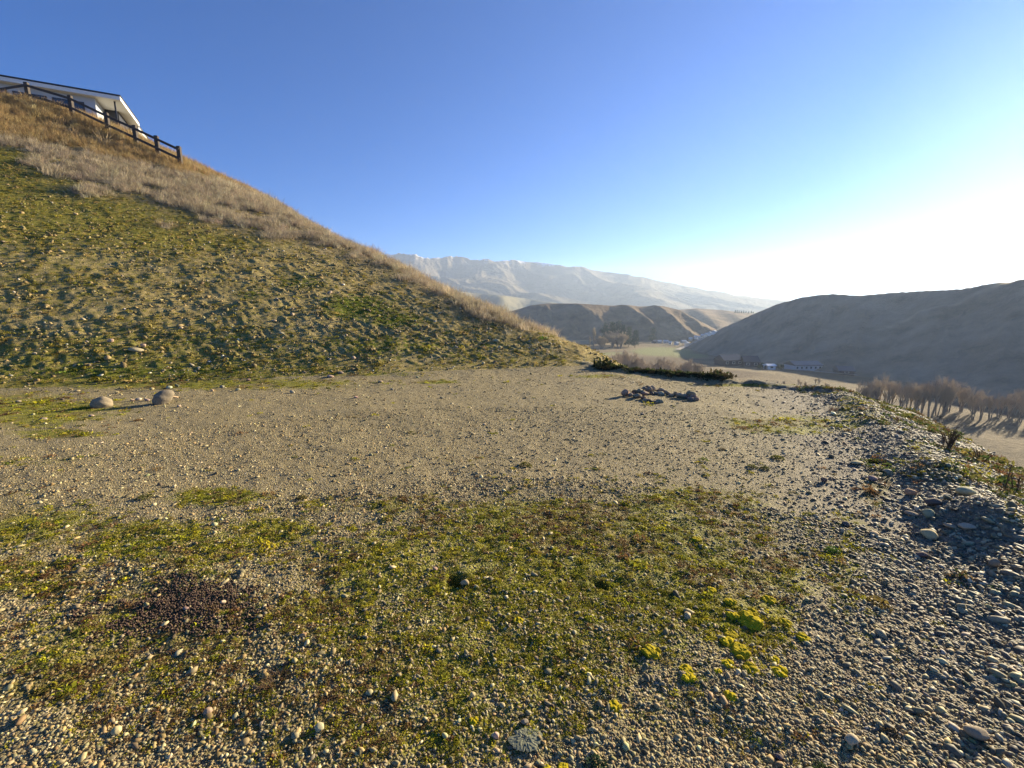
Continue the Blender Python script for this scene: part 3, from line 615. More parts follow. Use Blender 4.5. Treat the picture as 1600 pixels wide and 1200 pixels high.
x, y = hill_pts(120000); k = len(x); z = near_z(x, y, False); g = green_map(x, y, z); hmo = hmoss_map(x, y); cl = fbm(x * 1.6, y * 1.6, 4, 101, .6); dry = dry_map(x, y)
keep = rng.uniform(0, 1, k) < sstep(.38, .62, cl + .45 * (hmo - .3) + .35 * g) * (1 - .6 * dry); x, y, g = x[keep], y[keep], g[keep]; k = len(x); s = .036 * np.exp(rng.normal(0, .48, k))
gt = palette(k, [(.22, .195, .025), (.28, .23, .035), (.13, .13, .02), (.36, .27, .09), (.31, .235, .07)], [3, 3, 2, 3, 3], .24); yt = palette(k, [(.22, .19, .02), (.15, .165, .02), (.10, .135, .02)], [2, 2, 2], .2)
scatter('hill_moss', np.stack([x, y, near_z(x, y) - .01], -1), rot_yaw(k, .3), np.stack([s, s, s * rng.uniform(.7, 1.3, k)], -1), np.where((rng.uniform(0, 1, k) < g * 1.1)[:, None], yt, gt), MATS, 'olive moss and short turf on the bank')
def straw(name, x, y, hmean, cols, wts, meshes, label):
    k = len(x); s = hmean * np.exp(rng.normal(0, .3, k)); scatter(name, np.stack([x, y, near_z(x, y) - .02], -1), rot_yaw(k, .22), np.stack([s * 1.1, s * 1.1, s], -1), palette(k, cols, wts, .16), meshes, label)
x, y = hill_pts(120000); k = len(x); dry = dry_map(x, y); cl = fbm(x * .9, y * .9, 3, 105)
keep = rng.uniform(0, 1, k) < sstep(.42, .72, dry * .72 + 1.1 * (cl - .5)) * .6; x, y = x[keep], y[keep]; z_ = near_z(x, y, False); top = z_ + 2.5 * (fbm(x * .4, y * .4, 2, 106) - .5) > 10.6
straw('dry_grass', x[~top], y[~top], .27, [(.46, .38, .26), (.36, .295, .20), (.54, .45, .30), (.27, .215, .15)], [3, 2, 2, 1.5], STRAW + BRUSH, 'pale dead grass standing along the brow of the bank')
straw('tawny_grass', x[top], y[top], .33, [(.42, .30, .14), (.33, .225, .10), (.48, .37, .20), (.25, .175, .085)], [3, 2, 1, 1], STRAW, 'tawny tussock grass below the fence')
x, y = hill_pts(26000, 9, 26); ridge = batter(x, y) - flank(x, y); keep = (ridge > -.9) & (ridge < .6) & (near_z(x, y, False) > .15) & (rng.uniform(0, 1, len(x)) < .6); straw('brow_grass', x[keep], y[keep], .13, [(.46, .38, .24), (.38, .31, .17), (.24, .22, .08)], [3, 2, 1], STRAW, 'thin dry grass along the sloping skyline of the bank')
keep = None

# ------------------------------------------------------------------ stones one can pick out
ST = [stone_mesh('stone', 300 + i, 3, M['rock'], f, .15, sh) for i, (f, sh) in enumerate(((.62, 0), (.7, .5), (.55, .2), (.8, .6), (.6, .7), (.72, .4), (.5, .6)))]
TAN, GRY, DRK, CRM = (.36, .27, .17), (.27, .21, .15), (.14, .11, .085), (.46, .35, .22)
def stone(u, v, wpx, hpx, colr, label, group=None, lift=0.0, name='stone', var=None, z0=None, yaw=None, cat='stone', on=None):
    p = at(u, v, 0) if on is None else on
    t = p.y * CP - (p.z - CAM_H) * SP; wd = wpx / FPX * t; hh = hpx / FPX * t; i = var if var is not None else random.randrange(len(ST))
    o = obj(name, ST[i]); zz = gz(p.x, p.y) if z0 is None else z0; fl = max(abs(v_.co.z) for v_ in ST[i].vertices)
    o.scale = (wd / 2, wd / 2 * random.uniform(.9, 1.15), hh / 2 / fl * 1.15); o.rotation_euler = (random.uniform(-.15, .15), random.uniform(-.15, .15), random.uniform(-.5, .5) if yaw is None else yaw)
    o.location = (p.x, p.y + wd * .3, zz + hh * .42 + lift); c = [x * random.uniform(.85, 1.15) for x in colr]; o.color = (*c, 1)
    return tag(o, label, cat, group)
# two boulders lying at the foot of the bank
def boulder(u, v, wpx, hpx, seed, shape, label, colr):
    bm = bmesh.new(); bmesh.ops.create_icosphere(bm, subdivisions=4, radius=1)
    for q in bm.verts:
        p = np.array(q.co); k = 1 + .05 * math.sin(3.1 * p[0] + seed) + .04 * math.sin(4.3 * p[1] + 2 * seed) + .03 * math.sin(7 * p[2] + p[0] * 5) + .012 * math.sin(17 * p[0] + 13 * p[1] + seed)
        if shape == 'beak': k *= 1 + .42 * max(0, p[0] * .87 + p[2] * .5) ** 4 - .10 * max(0, -p[0]) ; q.co = Vector((p[0] * k, p[1] * k * .75, p[2] * k * .95 + .18 * p[0]))
        else: q.co = Vector((math.copysign(abs(p[0]) ** .85, p[0]) * k, p[1] * k * .7, p[2] * k * (1 - .10 * p[0]) + .22 * math.exp(-((p[0] - .12) / .16) ** 2) * max(0, p[2]) * .5))
    me = bpy.data.meshes.new('boulder'); bm.to_mesh(me); bm.free(); me.materials.append(M['rock']); me.polygons.foreach_set('use_smooth', np.ones(len(me.polygons), bool))
    p = at(u, v); t = p.y * CP + CAM_H * SP; o = obj('boulder', me, None, (p.x, p.y + .08, gz(p.x, p.y) + hpx / FPX * t * .33)); o.scale = (wpx / FPX * t / 2, wpx / FPX * t / 2, hpx / FPX * t / 2 * 1.25); o.rotation_euler = (0, 0, R(35)); o.color = (*colr, 1)
    return tag(o, label, 'boulder')
boulder(152, 631, 28, 16, 1.0, 'loaf', 'low loaf-shaped tan boulder, the nearer to the left side of the two', (.27, .215, .14))
boulder(247, 626, 28, 21, 2.2, 'beak', 'grey-brown boulder with a blunt upturned beak at the foot of the bank', (.22, .18, .125))
# the ring of stones (u, v in hundredths of the enlarged view of the ring: position, width, height)
RING = [(430, 322, 75, 50, 0), (490, 318, 70, 55, .02), (525, 300, 60, 40, .08), (565, 285, 44, 26, .12), (590, 310, 74, 60, .05), (645, 300, 72, 60, .07), (668, 312, 52, 34, 0), (705, 300, 46, 26, .02), (765, 296, 62, 40, .03),
        (812, 300, 36, 24, 0), (545, 332, 80, 38, 0), (635, 322, 52, 34, 0), (692, 318, 52, 28, 0), (758, 326, 72, 34, 0), (832, 328, 60, 38, 0), (395, 330, 44, 32, 0), (372, 350, 54, 34, 0), (465, 372, 92, 46, 0), (415, 362, 52, 32, 0), (522, 386, 62, 34, 0),
        (562, 400, 52, 28, 0), (612, 412, 70, 32, 0), (662, 420, 42, 24, 0), (742, 428, 82, 42, 0), (702, 428, 42, 26, 0), (890, 348, 46, 32, 0), (936, 342, 52, 48, 0), (1020, 366, 112, 52, 0), (1080, 372, 42, 38, 0), (1135, 362, 92, 62, .02), (1160, 388, 62, 48, 0), (1122, 398, 52, 38, 0), (1192, 400, 56, 32, 0), (860, 340, 40, 24, 0), (965, 358, 40, 26, 0), (480, 345, 40, 26, 0)]
for i, (a, b, wv, hv, lf) in enumerate(RING):
    place = 'in the heap at the back' if b < 334 and a < 860 else ('in the front left arm' if a < 800 else 'in the right arm')
    stone(940 + a / 8, 570 + b / 8, wv / 6.8, hv / 6.2, random.choice([GRY, TAN, DRK, GRY]), 'grey river stone %s of the fire ring' % place, 'stones of the fire ring, ' + place, lf * .6)
stone(940 + 308 / 8, 570 + 345 / 8, 112 / 8, 90 / 8, TAN, 'biggest stone of the fire ring, blocky and tan, standing at its left end', None, 0, var=3)
# cobbles along the terrace edge (enlarged view 1200-1600 x 580-880, four times)
COB = [(1045, 842, 82, 46, DRK, 'dark blue-grey cobble at the head of the shadowed gravel heap'), (1025, 888, 62, 58, TAN, 'round tan cobble below the dark cobble on the gravel heap'), (930, 864, 62, 32, GRY, 'flat grey cobble left of the round tan cobble'),
       (1040, 985, 84, 54, CRM, 'pale oval cobble in the shadow of the gravel heap, leftmost of three'), (1165, 958, 52, 30, CRM, 'small cream cobble in the heap shadow, middle of three'), (1260, 982, 88, 38, CRM, 'flat cream cobble in the heap shadow, rightmost of three'),
       (915, 742, 62, 42, TAN, 'brown cobble on the crest side of the rusty weeds'), (675, 640, 52, 32, GRY, 'grey cobble among yellowish weeds on the windrow'), (365, 650, 42, 32, DRK, 'lone dark stone on the bare gravel beside the windrow'),
       (505, 902, 42, 30, DRK, 'small dark stone on the gravel below the windrow'), (690, 966, 58, 24, CRM, 'flat cream chip on the gravel below the windrow'), (1265, 815, 112, 52, CRM, 'long pale slab on the outer face of the windrow'),
       (985, 1086, 62, 30, DRK, 'dark flat stone in front of the heap shadow'), (1130, 832, 42, 26, DRK, 'square dark stone right of the dark cobble'), (580, 552, 76, 20, CRM, 'pale sliver of stone lying on the windrow'), (410, 500, 36, 24, DRK, 'dark stone at the inner foot of the windrow')]
for a, b, wv, hv, c, lb in COB: stone(1200 + a / 4, 580 + b / 4, wv / 4, hv / 4, c, lb, None, 0, 'cobble', cat='cobble')
# bigger stones lying loose on the near gravel
for u, v, wd, hh, c, lb in [(1337, 1137, 20, 15, CRM, 'cream oval pebble near the bottom edge, right of the moss'), (1540, 1130, 30, 18, GRY, 'large grey flat stone near the bottom right corner'), (175, 1122, 13, 10, CRM, 'cream pebble near the bottom left corner'), (320, 1094, 12, 10, TAN, 'tan round pebble left of the dry brown tuft'),
      (495, 1120, 13, 12, CRM, 'pale round pebble by itself under the brown tuft'), (738, 1066, 8, 9, CRM, 'small cream upright pebble above the lichen patch'), (775, 1126, 9, 9, CRM, 'cream pebble at the left rim of the lichen patch'), (345, 927, 8, 6, CRM, 'white pebble on the right side of the droppings'), (287, 938, 7, 6, GRY, 'grey-blue pebble amid the droppings'),
      (1560, 875, 16, 15, GRY, 'grey cobble at the right edge above the second shadow'), (1272, 1180, 14, 12, GRY, 'grey pebble beside the dark weed at the bottom edge'), (1264, 1195, 13, 10, CRM, 'buff pebble at the very bottom beside the dark weed'), (725, 899, 13, 9, TAN, 'tan stone on the lip of the burrow'), (1223, 1155, 10, 9, DRK, 'dark slate pebble above the dark weed'), (820, 1106, 11, 8, GRY, 'grey pebble at the top rim of the lichen patch'), (679, 877, 8, 6, GRY, 'grey pebble above the left side of the burrow')]:
    stone(u, v + 2, wd, hh, c, lb, None, 0, 'pebble', cat='pebble')
# loose stones along the foot of the bank
FOOT = [(205, 621, 6, 4), (214, 620, 8, 5), (228, 621, 7, 4), (268, 616, 12, 3), (278, 631, 5, 4), (140, 645, 6, 4), (60, 590, 5, 4), (95, 618, 5, 3), (180, 608, 6, 4), (235, 604, 7, 4), (262, 602, 8, 5), (275, 600, 7, 5), (330, 606, 5, 4), (345, 601, 7, 5), (370, 606, 7, 4), (387, 593, 6, 4), (455, 609, 7, 5), (515, 588, 11, 4), (532, 585, 8, 4), (553, 577, 6, 5), (594, 594, 6, 4), (612, 604, 5, 3), (555, 617, 6, 3), (690, 616, 6, 3), (755, 574, 6, 5), (775, 562, 9, 6), (780, 565, 6, 5), (1005, 640, 5, 3), (757, 655, 7, 3), (652, 587, 5, 3), (118, 606, 7, 3), (25, 622, 8, 4), (64, 650, 9, 4), (49, 642, 5, 3), (830, 581, 4, 3)]
for u, v, wd, hh in FOOT:
    band = 'to the left of the beaked boulder' if u < 235 else ('right of the beaked boulder' if u < 480 else 'on the plain gravel near mid-terrace')
    stone(u, v, wd, hh, random.choice([TAN, GRY, CRM, CRM, DRK]), 'small loose stone at the bank foot %s' % band, 'loose stones at the foot of the bank, ' + band)
# stones lodged in the bank
for u, v, wd, hh, lb in [(210, 553, 16, 8, 'largest pale stone lodged in the bank above the boulders'), (172, 537, 9, 6, 'tan stone lodged in the bank left of the largest pale stone'), (223, 544, 7, 5, 'rounded stone just right of the largest pale stone'), (282, 516, 6, 4, 'white stone lodged in the bank under yellow moss'), (117, 337, 6, 4, 'white stone high on the mossy bank below the dead grass'), (427, 503, 7, 4, 'white stone on the bank left of the green moss')]:
    stone(u, v, wd, hh, CRM, lb, on=hit(u, v), cat='stone')

# ------------------------------------------------------------------ moss cushions, lichen, single plants
def cushion_mesh(seed):
    bm = bmesh.new(); bmesh.ops.create_icosphere(bm, subdivisions=4, radius=1); r_ = np.random.default_rng(seed); cs = r_.uniform(-1, 1, (9, 2)) * .75; rad = r_.uniform(.28, .5, 9)
    for q in bm.verts:
        p = np.array(q.co); h = max([0] + [math.sqrt(max(0, 1 - ((p[0] - c[0]) ** 2 + (p[1] - c[1]) ** 2) / (rr * rr))) * rr for c, rr in zip(cs, rad)])
        n_ = 1 + .10 * math.sin(9 * p[0] + seed) * math.sin(8 * p[1]) + r_.normal(0, .035); q.co = Vector((p[0] * n_, p[1] * n_, (p[2] * .3 + h * .9 * (p[2] > -.1)) * n_))
    me = bpy.data.meshes.new('moss_cushion'); bm.to_mesh(me); bm.free(); me.materials.append(M['cushion']); return me
CU = [cushion_mesh(400 + i) for i in range(5)]
CUSH = [(1203, 917, 17), (1174, 950, 30), (1178, 938, 15), (1229, 952, 15), (1144, 970, 18), (1143, 983, 23), (1158, 1000, 25), (1176, 1025, 20), (1219, 1025, 20), (1213, 1008, 13), (1074, 1027, 18), (1076, 1038, 18), (1143, 1067, 15), (1114, 903, 12), (1143, 922, 15), (1258, 975, 17), (1146, 942, 17), (1138, 1018, 15), (1123, 1030, 10)]
LONE = [(1089, 828, 13, 'small moss cushion alone among the weeds above the yellow cluster'), (1020, 1000, 23, 'yellow moss cushion left of the bright cluster'), (961, 1082, 18, 'round olive moss cushion alone on the brown gravel'), (740, 1103, 12, 'small yellow-green moss cushion left of the lichen patch'), (855, 1178, 20, 'moss cushion below the lichen patch, the left of a pair'), (880, 1177, 20, 'moss cushion below the lichen patch, the right of a pair'), (810, 953, 13, 'olive moss cushion in the middle of the weedy gravel')]
def cushion(u, v, wpx, label, group=None):
    p = at(u, v); t = p.y * CP + CAM_H * SP; s = wpx / FPX * t / 2; o = obj('moss_cushion', random.choice(CU), None, (p.x, p.y, gz(p.x, p.y) + s * .02), (0, 0, random.uniform(0, 6.28)), (s * 1.25, s * 1.25, s * .8))
    k = random.uniform(.8, 1.15); o.color = (.40 * k, .31 * k, .015, 1); tag(o, label, 'moss', group)
for u, v, wd in CUSH: cushion(u, v, wd, 'bright yellow moss cushion in the cluster on the right of the weedy gravel', 'yellow moss cushions')
for u, v, wd, lb in LONE: cushion(u, v, wd, lb)
def lichen():
    p = at(822, 1130); n = 72; rings = 9; V_ = [(0, 0, .004)]; F_ = []
    for j in range(1, rings + 1):
        for i in range(n):
            a = i / n * 6.2832; k = j / rings * (.55 + .9 * float(fbm(math.cos(a) * 2.2 + 5, math.sin(a) * 2.2, 4, 7, .65))); x_, y_ = math.cos(a) * .062 * k, math.sin(a) * .052 * k
            V_.append((x_, y_, .009 * float(fbm(x_ * 90 + 3, y_ * 90, 3, 9, .7)) * (1.15 - (j / rings) ** 3) - .002))
    F3 = [(0, 1 + i, 1 + (i + 1) % n) for i in range(n)]; F4 = [(1 + r_ * n + i, 1 + (r_ + 1) * n + i, 1 + (r_ + 1) * n + (i + 1) % n, 1 + r_ * n + (i + 1) % n) for r_ in range(rings - 1) for i in range(n)]
    me = bpy.data.meshes.new('lichen_patch'); me.from_pydata(V_, [], F3 + F4); me.materials.append(M['lichen']); tag(obj('lichen_patch', me, None, (p.x, p.y, gz(p.x, p.y) + .003)), 'grey-green lichen crust lying flat on the gravel near the bottom edge', 'lichen')
lichen()
def small_plant(u, v, wpx, mesh, colr, label, cat='plant', name='small_plant', on=None, zs=1.0):
    p = at(u, v) if on is None else on; t = p.y * CP - (p.z - CAM_H) * SP; s = wpx / FPX * t / 2; o = obj(name, mesh, None, (p.x, p.y, gz(p.x, p.y) - .004), (0, 0, random.uniform(0, 6)), (s, s, s * zs)); o.color = (*colr, 1); return tag(o, label, cat)
LP = [leafy_mesh('small_plant', 500 + i, 130, 1.0, .7, .34, M['plant']) for i in range(3)]
DT = [tuft_mesh('dry_tuft', 520 + i, 90, .8, 1.0, .02, M['plant'], 3, 1.2) for i in range(2)]
for u, v, wd, m_, c, lb in [(1303, 843, 24, LP[0], (.09, .15, .025), 'bright green weed alone on the gravel below the windrow'), (1377, 922, 34, LP[1], (.20, .15, .04), 'yellowish weed clump on grey gravel at right'), (932, 1172, 36, LP[2], (.035, .065, .03), 'dark green rosette weed near the bottom edge'), (1290, 1178, 30, LP[0], (.04, .06, .02), 'dark weed near the bottom edge, right of the moss'),
        (1395, 1117, 26, LP[1], (.08, .06, .03), 'brown weed low in the grey gravel at right'), (1196, 722, 14, LP[2], (.10, .11, .03), 'dark green weed tuft with a white pebble on bare gravel'), (1216, 707, 18, LP[0], (.13, .13, .03), 'olive weed tuft on bare gravel below the mossy streak'), (1176, 720, 14, LP[1], (.12, .12, .03), 'round olive weed tuft, the nearest of three on bare gravel'), (820, 718, 20, LP[2], (.13, .12, .03), 'lone weed tuft in the middle of the bare gravel'), (470, 768, 16, LP[0], (.12, .10, .03), 'rusty weed tuft on the bare gravel at left of centre'), (225, 768, 20, LP[1], (.11, .11, .03), 'weed tuft on the gravel above the left moss streak'), (1129, 693, 10, LP[1], (.06, .05, .03), 'small dark tuft on the bare gravel left of three olive tufts')]:
    small_plant(u, v, wd, m_, c, lb)
small_plant(430, 1045, 62, DT[0], (.14, .085, .045), 'dry rust-brown tuft spreading on the gravel at lower left', 'dry tuft', 'dry_tuft', zs=.7)
small_plant(300, 1165, 26, DT[1], (.16, .10, .05), 'small dry tuft near the bottom left', 'dry tuft', 'dry_tuft', zs=.7)
small_plant(1303, 637, 26, DT[1], (.13, .09, .07), 'grey-brown dead bush on the windrow at the far right of the terrace', 'dead bush', 'dead_bush', zs=1.0)
small_plant(1386, 745, 30, DT[0], (.15, .075, .035), 'rusty weed spreading over the inner face of the windrow', 'dry tuft', 'dry_tuft', zs=.5)

# ------------------------------------------------------------------ woody plants
def prisms(name, segs, mat, k=3):
    V_ = []; F_ = []
    for p0, p1, r0, r1 in segs:
        d = (p1 - p0); x = d.orthogonal().normalized(); y = d.cross(x).normalized(); b = len(V_)
        for p, r_ in ((p0, r0), (p1, r1)):
            for i in range(k): a = i * 2 * math.pi / k; V_.append(p + x * (math.cos(a) * r_) + y * (math.sin(a) * r_))
        for i in range(k): F_.append((b + i, b + (i + 1) % k, b + k + (i + 1) % k, b + k + i))
    return mesh_np(name, [tuple(v) for v in V_], F_, mat)
def grow(segs, p, d, L, r, lev, rnd, up, spread, nb):
    q = p + d * L; segs.append((p, q, r, r * .68))
    if lev == 0: return
    for i in range(nb if lev > 1 else nb + 2):
        nd = (d + Vector((rnd.gauss(0, spread), rnd.gauss(0, spread), rnd.gauss(0, spread) * .6 + up))).normalized(); t = rnd.uniform(.45, 1.0)
        grow(segs, p + d * L * t, nd, L * rnd.uniform(.55, .82), r * .58, lev - 1, rnd, up, spread, nb)
def tree_parts(seed, stems, L, r, lev, up, spread, nb, lean):
    rnd = random.Random(seed); tr = []; cr = []
    for s in range(stems):
        a = rnd.uniform(0, 6.28); d = Vector((math.cos(a) * lean, math.sin(a) * lean, 1)).normalized(); b = Vector((math.cos(a), math.sin(a), 0)) * (r * 1.2 if stems > 1 else 0); q = b + d * L
        tr.append((b - Vector((0, 0, .3)), q, r, r * .7))
        for i in range(nb + 2):
            nd = (d + Vector((rnd.gauss(0, spread), rnd.gauss(0, spread), up))).normalized(); grow(cr, b + d * L * rnd.uniform(.35, 1), nd, L * rnd.uniform(.55, .8), r * .55, lev, rnd, up, spread, nb)
    top = max(s_[1].z for s_ in cr); return tr, cr, top
def make_tree(name, seed, twig, stems=1, L=2.6, r=.14, lev=3, up=.35, spread=.42, nb=3, lean=.1):
    tr, cr, top = tree_parts(seed, stems, L, r, lev, up, spread, nb, lean); o = empty(name); obj('trunk', prisms('trunk', tr, M['bark'], 5), o); obj('crown', prisms('crown', cr, M[twig]), o); o['top'] = top; return o
PROTO = {}
def place(proto, p, h, label, cat, group, name=None):
    if proto in PROTO: o = PROTO.pop(proto)
    else: o = copy_tree(LIB[proto])
    s = h / LIB[proto]['top']; o.location = p; o.scale = (s * random.uniform(.85, 1.2), s * random.uniform(.85, 1.2), s); o.rotation_euler = (0, 0, random.uniform(0, 6.28)); tag(o, label, cat, group); return o
LIB = {('bare', i): make_tree('bare_tree', 600 + i, 'twig', 2 + i % 3, 2.4, .125, 3, .5, .30, 3, .12) for i in range(4)}
LIB.update({('willow', i): make_tree('willow_tree', 620 + i, 'willow', 3, 2.0, .2, 3, .12, .62, 4, .35) for i in range(2)})
LIB.update({('poplar', i): make_tree('poplar_tree', 630 + i, 'willow', 1, 3.2, .16, 3, .95, .25, 4, .0) for i in range(2)})
def make_pine(seed):
    rnd = random.Random(seed); o = empty('pine_tree'); H_ = 10.0; tr = [(Vector((0, 0, -.3)), Vector((rnd.uniform(-.3, .3), 0, H_ * .92)), .28, .06)]; V_ = []; F_ = []
    for i in range(46):
        z = H_ * rnd.uniform(.16, .98); R0 = (1.0 - (z / H_) ** 1.6) * 2.3 + .35; a = rnd.uniform(0, 6.28); c = Vector((math.cos(a) * R0 * rnd.uniform(.2, 1), math.sin(a) * R0 * rnd.uniform(.2, 1), z)); tr.append((Vector((0, 0, z - .4)), c, .05, .02))
        for j in range(46):
            q = c + Vector((rnd.gauss(0, .55), rnd.gauss(0, .55), rnd.gauss(0, .32))); d = Vector((rnd.gauss(0, 1), rnd.gauss(0, 1), rnd.gauss(0, .6))).normalized(); e = d.orthogonal().normalized(); b = len(V_); V_ += [tuple(q), tuple(q + d * .34 + e * .13), tuple(q + d * .68), tuple(q + d * .34 - e * .13)]; F_.append((b, b + 1, b + 2, b + 3))
    obj('trunk', prisms('trunk', tr, M['bark'], 4), o); obj('crown', mesh_np('crown', V_, F_, M['needle']), o); o['top'] = H_; return o
LIB.update({('pine', i): make_pine(640 + i) for i in range(3)})
PROTO.update(LIB)
def grove(kinds, pts, hs, label, cat, group):
    for (u, v), h in zip(pts, hs): place(random.choice(kinds), far_hit(u, v), h, label, cat, group)
rt = random.Random(3)
B4 = [('bare', i) for i in range(4)]
# bare thicket seen over the far edge of the gravel
pts = [(rt.uniform(925, 1095), rt.uniform(588, 602)) for _ in range(64)]
grove(B4, pts, [rt.uniform(7.5, 10.5) * (1.15 if u < 1010 else .85) for u, v in pts], 'bare brown tree in the thicket just beyond the far edge of the gravel', 'tree', 'bare thicket beyond the gravel')
pts = [(rt.uniform(1165, 1305), rt.uniform(600, 612)) for _ in range(26)]
grove(B4, pts, [rt.uniform(1.8, 3.0) for _ in pts], 'low bare shrub in the row below the golden field', 'shrub', 'low bare shrubs below the golden field')
pts = [(1338 + 272 * k / 29 + rt.uniform(-6, 6), 640 + 14 * k / 29 + rt.uniform(-6, 8)) for k in range(30)]
grove(B4, pts, [rt.uniform(8.0, 11.0) * (1 if u < 1490 else .72) for u, v in pts], 'tall bare tree in the belt along the brown field', 'tree', 'belt of tall bare trees')
for u, v, h, lb in [(968, 545, 17, 'round pale willow in front of the dark pines'), (955, 543, 19, 'tall pale willow left of the round willow'), (940, 546, 13, 'small pale willow at the left end of the grove')]: place(('willow', rt.randrange(2)), far_hit(u, v), h, lb, 'tree', 'pale willows before the pines')
for u, v, h, lb in [(927, 546, 22, 'slim pale poplar, the tallest left of the grove'), (921, 546, 13, 'short slim poplar at the left of the grove'), (848, 528, 17, 'slim poplar rising behind the foot of the bank')]: place(('poplar', rt.randrange(2)), far_hit(u, v), h, lb, 'tree', 'slim poplars')
for u, v, h in [(945, 540, 23), (956, 540, 24), (972, 541, 21), (982, 542, 20), (992, 543, 17), (965, 539, 25)]: place(('pine', rt.randrange(3)), far_hit(u, v), h, 'dark pine in the grove at the foot of the brown hill', 'tree', 'dark pines of the grove')
place(('pine', 1), far_hit(1019, 535), 17, 'single dark pine right of the grove', 'tree', 'dark pines of the grove')
for k in range(9): u = 1148 + k * 3.6 + rt.uniform(-1, 1); p = far_hit(u, 489.5 + .04 * k); place(('pine', rt.randrange(3)), p, rt.uniform(4, 7), 'tiny dark tree in the row on the far skyline', 'tree', 'trees on the far skyline')
pts = [(1184 + 5 * k + rt.uniform(-2, 2), 576 + rt.uniform(-1, 1.5)) for k in range(10)]
for u, v in pts: o = place(('pine', rt.randrange(3)), far_hit(u, v), rt.uniform(1.8, 3), 'rounded green garden shrub between the farm houses', 'shrub', 'garden shrubs between the farm houses'); o.scale = (o.scale.x * 1.9, o.scale.y * 1.9, o.scale.z); o.name = 'garden_shrub'
for k_ in list(PROTO): # unused prototypes
    for ch in list(PROTO[k_].children): bpy.data.objects.remove(ch)
    bpy.data.objects.remove(PROTO[k_])
# dead stalks on the outer slope of the edge
def stalk_plant(u, v, hpx, n, label, spread=.15, lev=1):
    p = hit(u, v, 2, 40); t = p.y * CP - (p.z - CAM_H) * SP; h = hpx / FPX * t; rnd = random.Random(int(u)); segs = []
    for i in range(n):
        a = rnd.uniform(0, 6.28); d = Vector((math.cos(a) * spread * rnd.random() * 2, math.sin(a) * spread * rnd.random() * 2, 1)).normalized(); L = h * rnd.uniform(.55, 1)
        b = Vector((rnd.gauss(0, .02), rnd.gauss(0, .02), -.02)); segs.append((b, b + d * L, .006, .003))
        for j in range(5 * lev): q = b + d * L * rnd.uniform(.35, 1); e = (d * .8 + Vector((rnd.gauss(0, .6), rnd.gauss(0, .6), rnd.gauss(0, .3)))).normalized(); segs.append((q, q + e * L * .22, .003, .0015))
    o = obj('dead_stalk', prisms('dead_stalk', segs, M['stalk'], 4), None, p); tag(o, label, 'weed')
stalk_plant(1570, 765, 46, 1, 'tall single dead weed stalk on the outer slope near the right edge', .08, 1)
stalk_plant(1592, 770, 36, 3, 'dead forked weed at the right edge beside the tall stalk', .25)
stalk_plant(1482, 700, 32, 16, 'dark twiggy weed standing against the brown field', .4, 2)
stalk_plant(1403, 662, 14, 2, 'short dead stalk on the skyline of the windrow', .15)
stalk_plant(1530, 722, 24, 6, 'thin dry weed on the green outer slope', .3)

# ------------------------------------------------------------------ valley houses
def valley_house(u, v, wpx, h, depth, rz, wall, roof, label, cat, group=None, wins=3, ridge=.35, name='farm_house'):
    p = far_hit(u, v); t = p.y * CP - (p.z - CAM_H) * SP; W = wpx / FPX * t; o = empty(name, p, rz); tag(o, label, cat, group)
    box('wall', (0, 0, h / 2 - .3), (W, depth, h + .6), M[wall], o)
    rh = depth * ridge; hw, hd = W / 2 + .4, depth / 2 + .5; e = .25
    V_ = [(-hw, -hd, h - .1), (hw, -hd, h - .1), (hw, hd, h - .1), (-hw, hd, h - .1), (-hw + .1, 0, h + rh), (hw - .1, 0, h + rh)]
    V_ += [(x_, y_, z_ - e) for x_, y_, z_ in V_[:4]]
    me = bpy.data.meshes.new('roof'); me.from_pydata(V_, [], [(0, 1, 5, 4), (2, 3, 4, 5), (0, 4, 3), (1, 2, 5), (6, 7, 1, 0), (7, 8, 2, 1), (8, 9, 3, 2), (9, 6, 0, 3), (9, 8, 7, 6)]); me.materials.append(M[roof]); obj('roof', me, o)
    for i in range(wins):
        x_ = (i + .5) / wins * W - W / 2; wn_ = box('window', (x_, -depth / 2 - .02, h * .55), (min(1.6, W / wins * .55), .08, h * .42), M['white'], o); box('pane', (0, -.05, 0), (min(1.35, W / wins * .45), .03, h * .36), M['glass'], wn_)
    return o
valley_house(1138, 570, 33, 3.0, 8, R(12), 'dark_clad', 'roofdark', 'dark gabled farm house, the leftmost of the farm buildings', 'house', None, 3, .32)
valley_house(1170, 572, 22, 2.8, 8, R(-8), 'dark_clad', 'roofdark', 'dark pitched-roof house right beside the leftmost farm house', 'house', None, 2, .34)
valley_house(1202, 577, 12, 2.2, 4, R(0), 'white', 'white', 'small bright white shed between the farm houses', 'shed', None, 1, .15, 'white_shed')
valley_house(1254, 578, 44, 3.0, 8, R(4), 'cladding', 'roofdark', 'long low grey house with a row of windows in the shade', 'house', None, 6, .2)
valley_house(1318, 583, 20, 1.6, 8, R(-20), 'dark_clad', 'roofdark', 'low dark building at the right end of the farm', 'shed', None, 1, .22, 'farm_shed')
TOWN = [(1047, 538, 5, 'white'), (1068, 536, 9, 'cream'), (1040, 536, 9, 'cladding'), (1057, 539, 5, 'white'), (1079, 532, 6, 'cream'), (1087, 529, 6, 'white'), (1098, 527, 6, 'cream'), (1110, 524, 6, 'white'), (1116, 522, 5, 'white'), (1030, 536, 7, 'cladding'), (1092, 530, 4, 'white'), (1022, 536, 7, 'dark_clad'), (1073, 539, 5, 'cream'), (1104, 526, 5, 'cream')]
